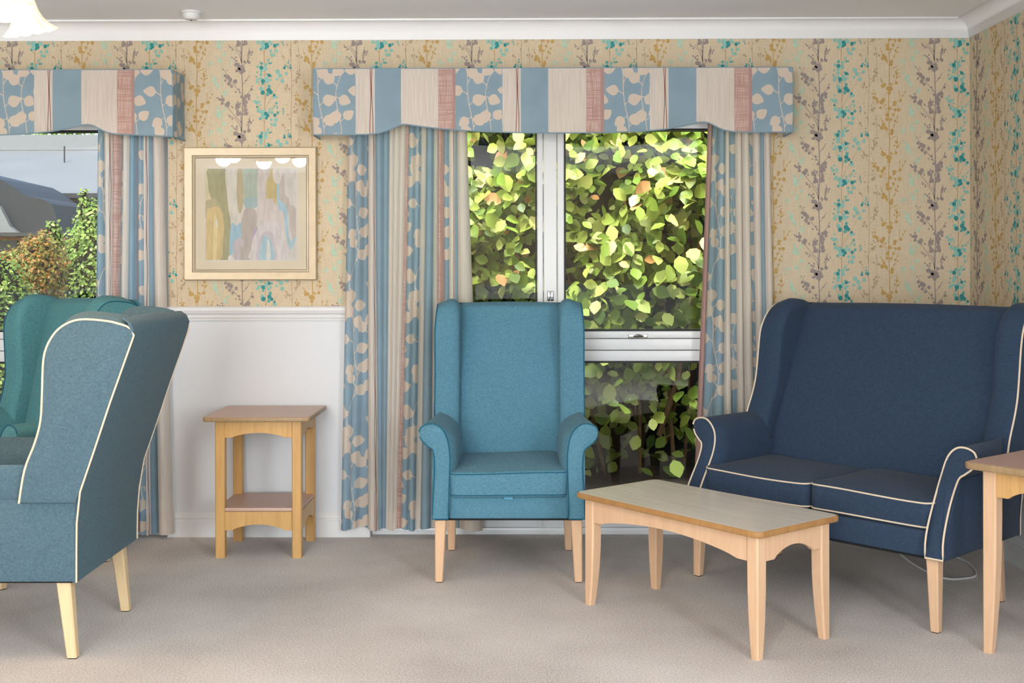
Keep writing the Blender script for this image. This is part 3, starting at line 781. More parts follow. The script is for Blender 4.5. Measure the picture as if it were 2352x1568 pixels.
# ------------------------------------------------------------------ wing chairs and sofa
def wing_seat(name, label, cat, loc, rz, fab, pipe, legmat, dx=0.0, lean=.43, cushions=1, scale=None, group=None, taper_front=True, fat_pipe=.0035, tag_loop=False, af=.05, cfront=-.300, legin=0.0):
    root = empty(name, loc, rz, label, cat, group, scale)
    def sh(y, z, k=1.0):          # recline: shift back with height
        t = min(1.0, max(0.0, (z - .45) / .63)); return y + (lean - .485) * t * k
    hb = .216 + dx                # half width between the wings
    # outer wing side profile (y, z)
    WPf = [(.115,.505),(.133,.61),(.165,.694),(.183,.764),(.188,.847),(.193,.958),(.213,1.03),(.250,1.082),(.305,1.104),(.39,1.099),(.435,1.088)]
    WPf = [(sh(y, z), z) for y, z in WPf]
    back_edge = [(sh(.462,1.070),1.070),(sh(.472,1.045),1.045),(sh(.466,1.01),1.01),(sh(.45,.96),.96),(sh(.40,.82),.82),(sh(.35,.67),.67),(.305,.54),(.292,.505)]
    front = spline(WPf, 4, closed=False)
    prof = front + back_edge
    for s in (-1, 1):
        m2 = MB()
        def F(a, b, t, s=s):
            # wings flare: thicker padded front edge, top rolls slightly inwards
            u = (t - hb) / (.322 + dx - hb); kk = max(0.0, min(1.0, (b - .97) / .12))
            return (s * (t - .006 * kk * u), a, b - kk * (.024 * max(0.0, (u - .4) / .6) ** 2 + .014 * max(0.0, (.35 - u) / .35) ** 2))
        m2.puffy(prof, F, hb, .322 + dx, .046, .010, n=6)
        w = m2.build('wing', fab, root, smooth=50)
        m2 = MB()
        xo = s * (.3215 + dx)
        pp = [F(y, z, abs(xo)) for y, z in front] + [F(sh(.452,1.08), 1.081, abs(xo)), F(sh(.464,1.070), 1.071, abs(xo))]
        m2.tube(pp, fat_pipe, 8)
        # back vertical seam
        be = [F(sh(.464,1.070), 1.071, abs(xo)), F(sh(.475,1.045), 1.045, abs(xo)), (xo, sh(.469,1.01), 1.01), (xo, sh(.45,.96) + .001, .96), (xo, sh(.40,.82) + .001, .82), (xo, sh(.35,.67) + .001, .67), (xo * .995, .306, .54), (xo - s * .011, .292, .44), (xo - s * .019, .288, .35), (xo - s * .021, .287, .252)]
        m2.tube(be, fat_pipe * .9, 8)
        m2.build('piping', pipe, w)
    # inner back: pillowed front
    bp = [(.16,.40),(.18,.50),(.225,.64),(.278,.80),(.334,.96),(.366,1.035),(.388,1.068),(.42,1.082),(.445,1.080),(.462,1.066)]
    bp = [(sh(y, z), z) for y, z in bp]
    # the outside back continues down to the bottom rail
    bprof = spline(bp, 4, closed=False) + [(sh(.466,1.04),1.04),(sh(.445,.96),.96),(sh(.395,.82),.82),(sh(.345,.67),.67),(.298,.54),(.284,.45),(.28,.40)]
    m2 = MB()
    def FB(a, b, t):
        lim = hb + .02
        bulge = .016 * math.cos(min(1, abs(t) / lim) * PI / 2)
        fr = 1.0 if a < sh(.30 + .10 * max(0, b - .6) / .5, b) else 0.0
        lift = .006 * math.cos(min(1, abs(t) / lim) * PI / 2) if b > 1.0 else 0
        return (t, a - bulge * fr, b + lift)
    m2.puffy(bprof, FB, -hb - .012, hb + .012, .022, .022, n=4, nt=14)
    m2.build('backrest', fab, root, smooth=50)
    # outside back panel between the side seams
    m2 = MB()
    ob = [(sh(.445,1.084),1.084),(sh(.466,1.070),1.070),(sh(.476,1.045),1.045),(sh(.468,1.01),1.01),(sh(.45,.96)+.002,.96),(sh(.40,.82)+.002,.82),(sh(.35,.67)+.002,.67),(.308,.54),(.2925,.44),(.2865,.35),(.2855,.25)]
    inn = [(y - .012, z) for y, z in reversed(ob)]
    m2.puffy(ob + inn, lambda a, b, t: (t - .020 * max(0, min(1, (.62 - b) / .25)) * t / (.32 + dx), a, b), -.320 - dx, .320 + dx, .004, .004, n=2)
    m2.build('outside_back', fab, root, smooth=50)
    # arms: scroll profile (x, z) extruded front to back
    ap = [(-.355,.592),(-.345,.611),(-.318,.622),(-.288,.620),(-.262,.600),(-.244,.566),(-.234,.51),(-.232,.45),(-.234,.36),(-.236,.256)]
    ap2 = [(-.300,.256),(-.296,.36),(-.292,.445),(-.298,.512),(-.318,.533),(-.340,.552),(-.352,.572)]
    for s in (-1, 1):
        m2 = MB()
        ps = spline(ap, 4, closed=False) + spline(ap2, 4, closed=False)
        def FA(a, b, t, s=s):
            k = max(0.0, min(1.0, (t + .30) / .5))
            # the roll dies away into the wing; body sides run straight back
            k2 = max(0.0, min(1.0, (t + .30) / .42)) ** 1.4
            out = max(0.0, -a - .302) * k2
            inn = .026 * max(0.0, min(1.0, (t + .302) / .06)) * max(0.0, min(1.0, (a + .285) / .04)) if b > .30 else 0
            zz = max(0.0, min(1.0, (b - .28) / .30)); set_ = af * zz * zz * (3 - 2 * zz)
            return (s * (-(a + out + inn)) + s * dx, t + set_ * (1 - k), b)
        m2.puffy(ps, FA, -.302, .17, .003, .004, n=2, nt=14)
        arm = m2.build('arm', fab, root, smooth=45)
        m2 = MB()
        cont = []
        for a, b in ps:
            q = FA(a, b, -.3025); cont.append((q[0], q[1], q[2]))
        m2.tube(cont, fat_pipe, 8)
        m2.build('piping', pipe, arm)
        # outside panel below the wing
        m2 = MB()
        m2.box(s * (.203 + dx) if s > 0 else -.290 - dx, .290 + dx if s > 0 else -.203 - dx, .10, .280, .256, .512)
        def SY_(y, z):
            k = max(0.0, min(1.0, (y + .30) / .5)); zz = max(0.0, min(1.0, (z - .28) / .30))
            return y + af * zz * zz * (3 - 2 * zz) * (1 - k)
        fz = [.254 + (.512 - .254) * q / 8 for q in range(9)]
        pz = [(SY_(-.292, z), z) for z in fz] + [(.10, .514), (.290, .514), (.2845, .40), (.2835, .30), (.283, .254)]
        m2.puffy(pz, lambda a, b, t, s=s: (s * t, a, b), .285 + dx, .3025 + dx, .003, .004, n=2)
        m2.build('side_panel', fab, root, smooth=40)
    # front rail and seat deck
    m2 = MB()
    m2.puffy(rrect(-.238 - dx, .238 + dx, -.278, .27, .01, 2), lambda a, b, t: (a, b, t), .252, .338, .006, .010, n=3)
    m2.build('seat_rail', fab, root, smooth=45)
    m2 = MB(); m2.box(-.29 - dx, .29 + dx, -.285, .275, .2475, .2525); m2.build('dust_cover', M['underside'], root)
    # seat cushions
    W = (.234 + dx) * 2; cw = W / cushions
    for i in range(cushions):
        xa = -W / 2 + i * cw + (.003 if i else .0); xb = -W / 2 + (i + 1) * cw - (.003 if i < cushions - 1 else 0)
        m2 = MB()
        pr = rrect(xa, xb, cfront, .205, .035, 5)
        # subdivide the long edges so the crown is smooth
        pr2 = []
        for a, b in zip(pr, pr[1:] + pr[:1]):
            n = max(1, int(math.hypot(b[0] - a[0], b[1] - a[1]) / .04))
            for k in range(n): pr2.append((a[0] + (b[0] - a[0]) * k / n, a[1] + (b[1] - a[1]) * k / n))
        FC = lambda a, b, t: (a, b, t + .004 * math.sin(a * 9 + i) * (1 if t > .4 else .3))
        m2.puffy(pr2, FC, .340, .440, .014, .012, n=4, dome1=.020)
        cu = m2.build('seat_cushion', fab, root, smooth=55)
        for zz, nm in ((.434, 1), (.349, 1)):
            m2 = MB()
            m2.tube([FC(a * 1.0, b, zz) for a, b in pr2], fat_pipe * .9, 8, closed=True)
            m2.build('piping', pipe, cu)
    if tag_loop:
        m2 = MB(); m2.puffy(rrect(-.018, .018, .330, .340, .002, 2), lambda a, b, t: (a, t, b), -.292, -.278, .001, .001, n=1)
        m2.build('label_loop', M['tag'], root)
    # legs
    for sx in (-1, 1):
        for fr in (True, False):
            m2 = MB()
            secs = []
            xo = sx * ((.290 if fr else .272) + dx - legin)
            for t in (0, .35, .7, 1):
                if fr:
                    w = .044 - .014 * t; d = .044 - .014 * t
                    x_in = xo - sx * w; y_f = -.283 + .002 * t
                    xs_ = sorted((xo, x_in)); ys_ = (y_f, y_f + d)
                else:
                    w = .042 - .012 * t; d = .046 - .014 * t
                    x_in = xo - sx * w
                    yb = .256 + .020 * t
                    xs_ = sorted((xo, x_in)); ys_ = (yb - d, yb)
                secs.append((xs_, ys_, .251 * (1 - t) + .004 * t))
            c = .004
            vs = []
            for (xa, xb), (ya, yb), z in secs:
                vs += [(xa+c,ya,z),(xb-c,ya,z),(xb,ya+c,z),(xb,yb-c,z),(xb-c,yb,z),(xa+c,yb,z),(xa,yb-c,z),(xa,ya+c,z)]
            fs = [(0,1,2,3,4,5,6,7), tuple(24 + i for i in range(8))]
            for kk in range(3):
                for i in range(8): fs.append((kk*8+i, kk*8+(i+1)%8, kk*8+8+(i+1)%8, kk*8+8+i))
            m2.add(vs, fs)
            lg = m2.build('leg', legmat, root, smooth=25)
            m3 = MB(); (xa, xb), (ya, yb), z = secs[-1]
            m3.box(xa + .003, xb - .003, ya + .003, yb - .003, 0, .0045); m3.build('glide', M['foot'], lg)
    return root

R = math.radians
ox_, oy_ = C2W(-.013, 4.545)
wing_seat('armchair', 'teal high-back wing armchair facing the camera in front of the wide window', 'armchair', (ox_, oy_, 0), 0.0, M['teal'], M['pipe_teal'], M['leg_beech'], lean=.438, tag_loop=True, fat_pipe=.0026)
ox_, oy_ = C2W(-1.384, 3.423); ox_ -= .28; oy_ += .305
wing_seat('armchair', 'slate blue wing armchair with cream piping seen from behind, angled back panel towards us', 'armchair', (ox_, oy_, 0), R(-89.5), M['slate'], M['pipe_cream'], M['leg_pale'], lean=.485)
ox_, oy_ = C2W(-2.06, 4.9 / KD)
wing_seat('armchair', 'green-teal wing armchair by the far-left window, mostly hidden behind the slate blue one', 'armchair', (ox_, oy_, 0), R(-32), M['teal2'], M['pipe_teal'], M['leg_pale'], lean=.43, scale=(.94, .94, 1.02), fat_pipe=.0026)
# navy two-seat sofa: from its four feet
fl, fr_, rr = Vector(C2W(.740, 4.397)), Vector(C2W(1.4415, 3.70)), Vector(C2W(1.8375, 4.026))
xdir = (fr_ - fl).normalized(); ang = math.atan2(xdir.y, xdir.x); fwd = Vector((xdir.y, -xdir.x))
mid = (fl + fr_) / 2 - fwd * .262 + xdir * .008
wing_seat('sofa', 'navy blue two-seat high-back wing sofa with cream piping set across the corner', 'sofa', (mid.x, mid.y, 0), ang, M['navy'], M['pipe_cream'], M['leg_beech'], dx=.250, lean=.560, cushions=2, af=.13, cfront=-.262, legin=.019)

# ------------------------------------------------------------------ tables
def table_top(root, hx, hy, z0, z1, topmat, edgemat, rc=.03):
    m2 = MB()
    m2.puffy(rrect(-hx, hx, -hy, hy, rc, 6), lambda a, b, t: (a, b, t), z0, z1, .007, .005, n=4, m=0)
    o = m2.build('table_top', edgemat, root, smooth=50)
    m3 = MB()
    pr = rrect(-hx + .007, hx - .007, -hy + .007, hy - .007, max(.004, rc - .007), 6)
    n = len(pr)
    m3.add([(a, b, z1 - .0008) for a, b in pr] + [(a, b, z1 + .0006) for a, b in pr], [tuple(reversed(range(n))), tuple(n + i for i in range(n))] + [(i, (i + 1) % n, n + (i + 1) % n, n + i) for i in range(n)])
    m3.build('laminate', topmat, o, smooth=0)
    return o
def arch_apron(root, A, B, ztop, zend, zmid, th, mat, name='apron', flat=.04):
    """board between A and B (xy) with an arched underside"""
    A = Vector(A); B = Vector(B); L = (B - A).length; d = (B - A).normalized(); n = Vector((-d.y, d.x))
    pts = [(0, ztop), (L, ztop), (L, zend)]
    N = 18
    for k in range(N + 1):
        t = 1 - k / N; s = flat + (L - 2 * flat) * t
        pts.append((s, zend + (zmid - zend) * math.sin(PI * t) ** .75))
    pts.append((0, zend))
    m2 = MB()
    m2.puffy(pts, lambda a, b, t: (A.x + d.x * a + n.x * t, A.y + d.y * a + n.y * t, b), -th / 2, th / 2, .001, .001, n=1)
    return m2.build(name, mat, root, smooth=30)
def sabre_leg(root, sx, sy, hx, hy, ztop, mat, w0=.046, w1=.030, c=.005, straight=False):
    m2 = MB(); vs = []; S = [0, .25, .45, .6, .72, .82, .9, 1]
    for t in S:
        w = w0 - (w0 - w1) * max(0, (t - .3) / .7) ** 1.9 if not straight else w0
        xo, yo = sx * hx, sy * hy
        xa, xb = sorted((xo, xo - sx * w)); ya, yb = sorted((yo, yo - sy * w))
        z = ztop * (1 - t) + .0 * t
        # rounded outer corner
        vs += [(xa+c,ya,z),(xb-c,ya,z),(xb,ya+c,z),(xb,yb-c,z),(xb-c,yb,z),(xa+c,yb,z),(xa,yb-c,z),(xa,ya+c,z)]
    K = len(S)
    fs = [tuple(range(8)), tuple((K - 1) * 8 + i for i in range(8))]
    for kk in range(K - 1):
        for i in range(8): fs.append((kk*8+i, kk*8+(i+1)%8, kk*8+8+(i+1)%8, kk*8+8+i))
    m2.add(vs, fs)
    return m2.build('leg', mat, root, smooth=35)

def plain_table(name, label, loc, rz, hx, hy, H, th, mats, group=None, inset=.045, ap=(.075, .045)):
    root = empty(name, loc, rz, label, 'table', group)
    leg, top, edge, aprm = mats
    table_top(root, hx, hy, H - th, H, top, edge)
    lx, ly = hx - inset, hy - inset
    for sx in (-1, 1):
        for sy in (-1, 1): sabre_leg(root, sx, sy, lx, ly, H - th, leg)
    w = .046; zt = H - th
    for sy in (-1, 1):
        arch_apron(root, (-lx + w, sy * (ly - .012)), (lx - w, sy * (ly - .012)), zt, zt - ap[0] , zt - ap[1], .018, aprm)
    for sx in (-1, 1):
        arch_apron(root, (sx * (lx - .012), -ly + w), (sx * (lx - .012), ly - w), zt, zt - ap[0], zt - ap[1], .018, aprm)
    return root
# coffee table corners measured on its top plane
Lc, Nc, Rc_, Bc = Vector(C2W(.239, 4.013)), Vector(C2W(.765, 3.402)), Vector(C2W(1.104, 3.628)), Vector(C2W(.549, 4.278))
cen = (Lc + Nc + Rc_ + Bc) / 4; ld = ((Nc - Lc) + (Rc_ - Bc)).normalized(); TA = math.atan2(ld.y, ld.x)
plain_table('coffee_table', 'low oblong coffee table with worn pale top and curved beech legs', (cen.x, cen.y, 0), TA, .435, .214, .412, .020,
            (M['leg_beech'], M['top_coffee'], M['edge_wood'], M['leg_beech']), inset=.028, ap=(.085, .05))
# taller table cut by the right edge of the photo
cr = Vector(C2W(1.451, 3.516)); d1 = Vector((math.cos(TA), math.sin(TA))); d2 = Vector((-d1.y, d1.x))
c2 = cr + d1 * .22 + d2 * .215
plain_table('side_table', 'tall beech table with pinkish top beside the arm of the navy sofa', (c2.x, c2.y, 0), TA, .22, .215, .612, .022,
            (M['leg_beech'], M['top_side'], M['edge_grey'], M['legside']), inset=.045, ap=(.085, .055))

# square two-tier side table by the wall
tx, ty = C2W(-1.087, 4.817); ty = YW - .232
root = empty('side_table', (tx, ty, 0), 0, 'honey-coloured two-tier side table with lower shelf standing against the white wall', 'table')
table_top(root, .230, .220, .588, .607, M['top_side'], M['edge_grey'], rc=.022)
lx, ly = .185, .177
for sx in (-1, 1):
    for sy in (-1, 1): sabre_leg(root, sx, sy, lx, ly, .588, M['leg_honey'], w0=.041, straight=True, c=.004)
for zt, ze, zm in ((.588, .515, .535), (.198, .118, .143)):
    for sy in (-1, 1): arch_apron(root, (-lx + .041, sy * (ly - .010)), (lx - .041, sy * (ly - .010)), zt, ze, zm, .018, M['leg_honey'], flat=.03)
    for sx in (-1, 1): arch_apron(root, (sx * (lx - .010), -ly + .041), (sx * (lx - .010), ly - .041), zt, ze, zm, .018, M['leg_honey'], flat=.03)
m2 = MB(); m2.box(-lx + .004, lx - .004, -ly + .041, ly - .041, .199, .214, bev=.002); m2.box(-lx + .041, lx - .041, -ly + .003, ly - .003, .1995, .2138, bev=.002)
m2.build('shelf', M['top_side'], root, smooth=30)

# ------------------------------------------------------------------ picture
YPi = YW - .004
fx0, fx1, fz0, fz1 = PX(422, YW - .03), PX(727, YW - .03), PZ(643, YW - .03, 575), PZ(338, YW - .03, 575)
pc = (.5 * (fx0 + fx1), YW, .5 * (fz0 + fz1)); ph = .5 * (fx1 - fx0)
root = empty('framed_picture', pc, 0, 'square pale gold framed abstract print hanging on the wallpaper above the white wall', 'picture')
M['champagne'] = plain('champagne_leaf', (190, 176, 152), .45, .35, var=.05, scale=25)
M['champ_in'] = plain('champagne_inner', (200, 186, 160), .4, .3)
M['mat'] = plain('cream_mount', (226, 214, 190), .8)
def mitre(prof, h):     # prof: (inset from outer edge, depth toward room)
    m2 = MB(); n = len(prof); vs = []
    for cxs, czs in ((-1, -1), (1, -1), (1, 1), (-1, 1)):
        for i_, d_ in prof: vs.append((cxs * (h - i_), -d_, czs * (h - i_)))
    fs = []
    for k in range(4):
        for i in range(n):
            j = (i + 1) % n; l = (k + 1) % 4
            fs.append((k * n + i, k * n + j, l * n + j, l * n + i))
    m2.add(vs, fs); return m2
mitre([(0, .001), (0, .018), (.004, .030), (.036, .024), (.040, .018), (.040, .001)], ph).build('picture_frame', M['champagne'], root, smooth=20)
mitre([(.040, .001), (.040, .020), (.044, .021), (.050, .014), (.050, .001)], ph).build('inner_slip', M['champ_in'], root, smooth=20)
m2 = MB(); k = ph - .045
m2.box(-k, k, -.010, -.004, -k, k); m2.build('mount_board', M['mat'], root, smooth=0)
# print: painted shapes
U = lambda x: (x - 575) / 497.5; Vv = lambda y: -(y - 490.5) / 497.5
def ac(x, y): return (U(400 + x * .2104), Vv(330 + y * .2106))   # coordinates read in the zoomed crop
ART = [((206,200,192), [(335,270),(1325,270),(1325,1265),(335,1265)]),
 ((214,200,150), [(335,270),(365,270),(372,480),(420,600),(335,625)]),
 ((150,146,100), [(360,270),(560,270),(575,560),(600,760),(612,900),(596,1080),(590,1265),(480,1265),(520,900),(470,700),(420,640),(372,520),(360,400)]),
 ((170,158,112), [(335,625),(450,605),(500,680),(530,800),(335,800)]),
 ((206,178,112), [(345,760),(390,700),(450,680),(500,710),(530,800),(540,900),(525,1050),(500,1265),(335,1265)]),
 ((226,204,140), [(430,800),(450,770),(462,900),(450,1265),(415,1265)]),
 ((222,222,206), [(445,850),(456,805),(466,860),(462,920),(452,910)]),
 ((212,206,192), [(556,270),(690,270),(672,420),(700,600),(748,640),(744,740),(722,850),(668,888),(625,845),(590,740),(572,560)]),
 ((176,160,118), [(690,275),(745,275),(752,480),(748,640),(728,740),(696,740),(676,560),(680,400)]),
 ((160,178,160), [(748,270),(915,270),(918,600),(905,680),(850,700),(790,695),(760,640),(752,480)]),
 ((140,172,172), [(755,590),(918,590),(905,680),(850,700),(775,695)]),
 ((206,194,188), [(915,270),(1045,270),(1040,345),(1005,400),(1000,590),(1070,590),(1115,640),(1140,720),(1190,760),(1210,950),(1240,1150),(1120,1265),(900,1265),(905,930),(890,760),(870,700),(905,680)]),
 ((190,168,100), [(1045,275),(1075,275),(1078,370),(1118,440),(1112,640),(1082,638),(1070,592),(1000,592),(1005,400),(1040,345)]),
 ((214,206,194), [(1078,270),(1170,270),(1172,350),(1150,410),(1118,440),(1085,400),(1072,350)]),
 ((184,170,162), [(1170,350),(1200,352),(1200,540),(1245,590),(1262,660),(1325,715),(1325,1020),(1290,1060),(1255,900),(1230,720),(1150,620),(1140,480)]),
 ((148,188,206), [(1118,440),(1142,450),(1145,600),(1225,690),(1240,900),(1262,1060),(1325,1000),(1310,1080),(1265,1160),(1240,1100),(1205,930),(1190,760),(1130,700),(1118,560)]),
 ((136,182,204), [(622,860),(668,888),(720,858),(728,960),(720,1040),(660,1060),(640,1180),(596,1225),(600,1000)]),
 ((172,160,152), [(745,770),(760,720),(800,700),(860,704),(892,750),(895,860),(870,960),(840,1100),(825,1265),(660,1265),(640,1200),(640,1100),(670,1040),(725,1030),(724,880)]),
 ((186,176,182), [(636,1100),(665,1045),(710,1030),(760,1060),(740,1120),(712,1120),(705,1265),(660,1265),(640,1200)]),
 ((168,146,178), [(890,895),(900,940),(860,1010),(842,1060),(850,980)]),
 ((222,218,208), [(585,1225),(620,1215),(650,1262),(585,1265)]),
 ((210,202,204), [(830,1265),(832,1150),(860,1030),(920,910),(990,850),(1060,838),(1130,870),(1180,960),(1220,1100),(1235,1265)]),
 ((190,182,190), [(900,1265),(905,1120),(935,1010),(985,960),(1040,960),(1085,1020),(1100,1265)]),
 ((150,190,206), [(930,1265),(934,1130),(960,1020),(990,998),(1040,1040),(1075,1130),(1085,1265)]),
 ((214,218,210), [(1002,1265),(1006,1110),(1018,1040),(1040,1110),(1046,1265)])]
mats = []
m2 = MB()
for i, (c, pts) in enumerate(ART):
    mt = NT('gouache_%s' % 'abcdefghijklmnopqrstuvwxyz'[i]); mt.set(.7)
    cc = lin(tuple(v + (235 - v) * .22 for v in c)); nz = mt.noise(mt.coord(scale=(1, 1, .25)), 60, 4, .6)
    mt.base(mt.ramp(nz, [(.35, tuple(x * .9 for x in cc[:3]) + (1,)), (.65, tuple(min(1, x * 1.07) for x in cc[:3]) + (1,))]))
    mats.append(mt.mat)
    P = [ac(*p) for p in pts]
    if i: 
        P = spline(P, 3)
        lim = lambda v, a, b: max(a, min(b, v))
        (lx0, lz1), (lx1, lz0) = ac(335, 270), ac(1325, 1265)
        P = [(lim(a, lx0, lx1), lim(b, lz0, lz1)) for a, b in P]
    n = len(P)
    m2.add([(a, -.0106 - i * .00005, b) for a, b in P], [tuple(range(n))], i)
m2.build('print', mats, root, smooth=0, recalc=False)
m2 = MB()
(lx0, lz1), (lx1, lz0) = ac(328, 262), ac(1332, 1272)
for q in ((lx0 - .002, lx1 + .002, lz1, lz1 + .003), (lx0 - .002, lx1 + .002, lz0 - .003, lz0), (lx0 - .003, lx0, lz0, lz1), (lx1, lx1 + .003, lz0, lz1)):
    m2.box(q[0], q[1], -.0125, -.0105, q[2], q[3])
m2.build('mount_bevel', M['paint'], root, smooth=0)
m2 = MB(); k = ph - .048; m2.box(-k, k, -.0150, -.0140, -k, k); m2.build('picture_glass', M['picglass'], root, smooth=0)

# ------------------------------------------------------------------ smoke detector
dyp = 5.19; dxp = PX(440, dyp)
root = empty('smoke_detector', (dxp, dyp, ZC), 0, 'small round white smoke detector on the ceiling near the coving', 'smoke detector')
m2 = MB(); m2.lathe([(.002, 0), (.042, 0), (.043, -.006), (.041, -.009), (.035, -.010), (.0005, -.010)], n=40); m2.build('mounting_base', M['paint'], root, smooth=30)
m2 = MB(); m2.lathe([(.0005, -.009), (.038, -.010), (.038, -.020), (.034, -.030), (.027, -.036), (.008, -.038), (.0005, -.038)], n=40); m2.build('sensor_cover', M['paint'], root, smooth=30)
m2 = MB(); m2.lathe([(.004, -.037), (.0045, -.040), (.0005, -.041)], n=12); m2.build('indicator', M['gasket'], root)

# ------------------------------------------------------------------ chandelier
lx_, ly_ = C2W(-1.63, 3.13)
root = empty('ceiling_light', (lx_, ly_, ZC), 0, 'lit multi-arm ceiling light with frilled glass shades at the top-left edge of the photo', 'ceiling light')
M['brass'] = plain('polished_brass', (196, 160, 96), .25, .9)
m = NT('frosted_glass_shade'); m.set(.4)
m.base(lin((255, 238, 214))); m.bsdf.inputs['Emission Color'].default_value = lin((255, 214, 160)); m.bsdf.inputs['Emission Strength'].default_value = .42
lw = m.new('ShaderNodeLayerWeight'); lw.inputs[0].default_value = .35
m.link(m.ramp(lw.outputs['Facing'], [(.0, (1, .86, .64, 1)), (.9, (1, .62, .34, 1))]), m.bsdf.inputs['Emission Color'])
M['shade'] = m.mat
m = NT('bulb_glow'); m.base((1, 1, 1, 1)); m.bsdf.inputs['Emission Color'].default_value = lin((255, 220, 176)); m.bsdf.inputs['Emission Strength'].default_value = 14
M['bulb'] = m.mat
m2 = MB(); m2.lathe([(.0005, 0), (.065, 0), (.066, -.012), (.05, -.03), (.02, -.042), (.012, -.06), (.012, -.16), (.028, -.18), (.036, -.21), (.028, -.24), (.010, -.26), (.006, -.285), (.0005, -.292)], n=32)
m2.build('ceiling_rose', M['brass'], root, smooth=35)
nS = 5; RA = .215
for k in range(nS):
    a = R(-26) + 2 * PI * k / nS
    ca, sa = math.cos(a), math.sin(a)
    m2 = MB()
    arm = spline([(.02, -.21), (.08, -.175), (.15, -.19), (RA, -.29)], 6, closed=False)
    m2.tube([(r * ca, r * sa, z) for r, z in arm], .006, 10)
    am = m2.build('lamp_arm', M['brass'], root, smooth=60)
    # tilted frilled tulip shade, hanging mouth-down and outwards
    tilt = R(15)
    zt = -.295
    def T(x, y, z):      # local: rotate about tangent axis, then place
        xr = x * math.cos(tilt) - z * math.sin(tilt); zr = x * math.sin(tilt) + z * math.cos(tilt)
        return ((RA + xr) * ca - y * sa, (RA + xr) * sa + y * ca, zt + zr)
    pr = [(.020, .012), (.028, 0), (.033, -.02), (.035, -.045), (.038, -.07), (.045, -.092), (.056, -.110), (.068, -.122), (.076, -.128)]
    prr = pr + [(r - .003, z - .001) for r, z in reversed(pr)]
    tmp = MB()
    def wob(i, an, r, z):
        i = i if i < len(pr) else 2 * len(pr) - 1 - i
        f = max(0, (i - 4) / 4.0)
        return r + .0045 * f * math.cos(an * 12), z - .006 * f * f * abs(math.sin(an * 6))
    tmp.lathe(prr, n=96, wob=wob)
    tmp.v = [T(*v) for v in tmp.v]
    tmp.build('lamp_shade', M['shade'], root, smooth=60)
    tmp = MB(); tmp.lathe([(.0005, .02), (.023, .018), (.024, -.004), (.018, -.012), (.0005, -.014)], n=20); tmp.v = [T(*v) for v in tmp.v]
    tmp.build('lamp_holder', M['brass'], root, smooth=40)
    tmp = MB(); tmp.lathe([(.0005, -.012), (.012, -.02), (.019, -.045), (.017, -.065), (.008, -.078), (.0005, -.08)], n=20); tmp.v = [T(*v) for v in tmp.v]
    tmp.build('bulb', M['bulb'], root, smooth=60)
    p = T(0, 0, -.145)
    ld_ = bpy.data.lights.new('warm_bulb', 'POINT'); ld_.energy = 6.5; ld_.color = (1, .70, .40); ld_.shadow_soft_size = .05
    lo = bpy.data.objects.new('warm_bulb', ld_); COL.objects.link(lo); lo.location = (lx_ + p[0], ly_ + p[1], ZC + p[2])

# ------------------------------------------------------------------ cable on the carpet
pts = [(1.70,4.98),(1.655,4.86),(1.672,4.73),(1.668,4.60),(1.674,4.48),(1.690,4.38),(1.715,4.325),(1.745,4.31),(1.775,4.315),(1.82,4.33),(1.855,4.36),(1.885,4.43),(1.90,4.50),(1.905,4.58),(1.89,4.66),(1.90,4.76),(1.96,4.86)]
pp = [(x, y, .0045) for x, y in [C2W(*p) for p in spline(pts, 6, closed=False)]]
m2 = MB(); m2.tube(pp, .0042, 8)
tag(m2.build('power_cable', M['cord'], smooth=60), 'white cable looping over the carpet beneath the navy sofa', 'cable')

# ------------------------------------------------------------------ outside
def foliage_mat(name, stops):
    m = NT(name); m.set(.42, 0, .35)
    at = m.new('ShaderNodeAttribute'); at.attribute_name = 'hue'
    col = m.ramp(at.outputs['Fac'], stops)
    m.base(col)
    tr = m.new('ShaderNodeBsdfTranslucent'); m.link(col, tr.inputs['Color'])
    mx = m.new('ShaderNodeMixShader'); mx.inputs[0].default_value = .22
    m.link(m.bsdf.outputs[0], mx.inputs[1]); m.link(tr.outputs[0], mx.inputs[2]); m.link(mx.outputs[0], m.out.inputs['Surface'])
    return m.mat
M['leaf_big'] = foliage_mat('broad_leaf', [(0, lin((66, 88, 28))), (.3, lin((112, 136, 46))), (.55, lin((160, 172, 80))), (.84, lin((206, 206, 136))), (.92, lin((196, 140, 84))), (1, lin((214, 170, 120)))])
M['leaf_small'] = foliage_mat('small_leaf', [(0, lin((60, 88, 28))), (.4, lin((110, 140, 48))), (.75, lin((168, 184, 84))), (1, lin((214, 216, 140)))])
M['leaf_rust'] = foliage_mat('rusty_leaf', [(0, lin((84, 84, 30))), (.4, lin((138, 132, 46))), (.7, lin((180, 120, 50))), (1, lin((196, 140, 70)))])
M['leaf_dark'] = foliage_mat('shrub_core_leaf', [(0, lin((34, 50, 18))), (1, lin((66, 92, 32)))])
M['twig'] = plain('twig_bark', (112, 84, 56), .9, var=.2, scale=40)
M['thicket'] = plain('dense_thicket', (18, 20, 9), 1.0, var=.5, scale=18)

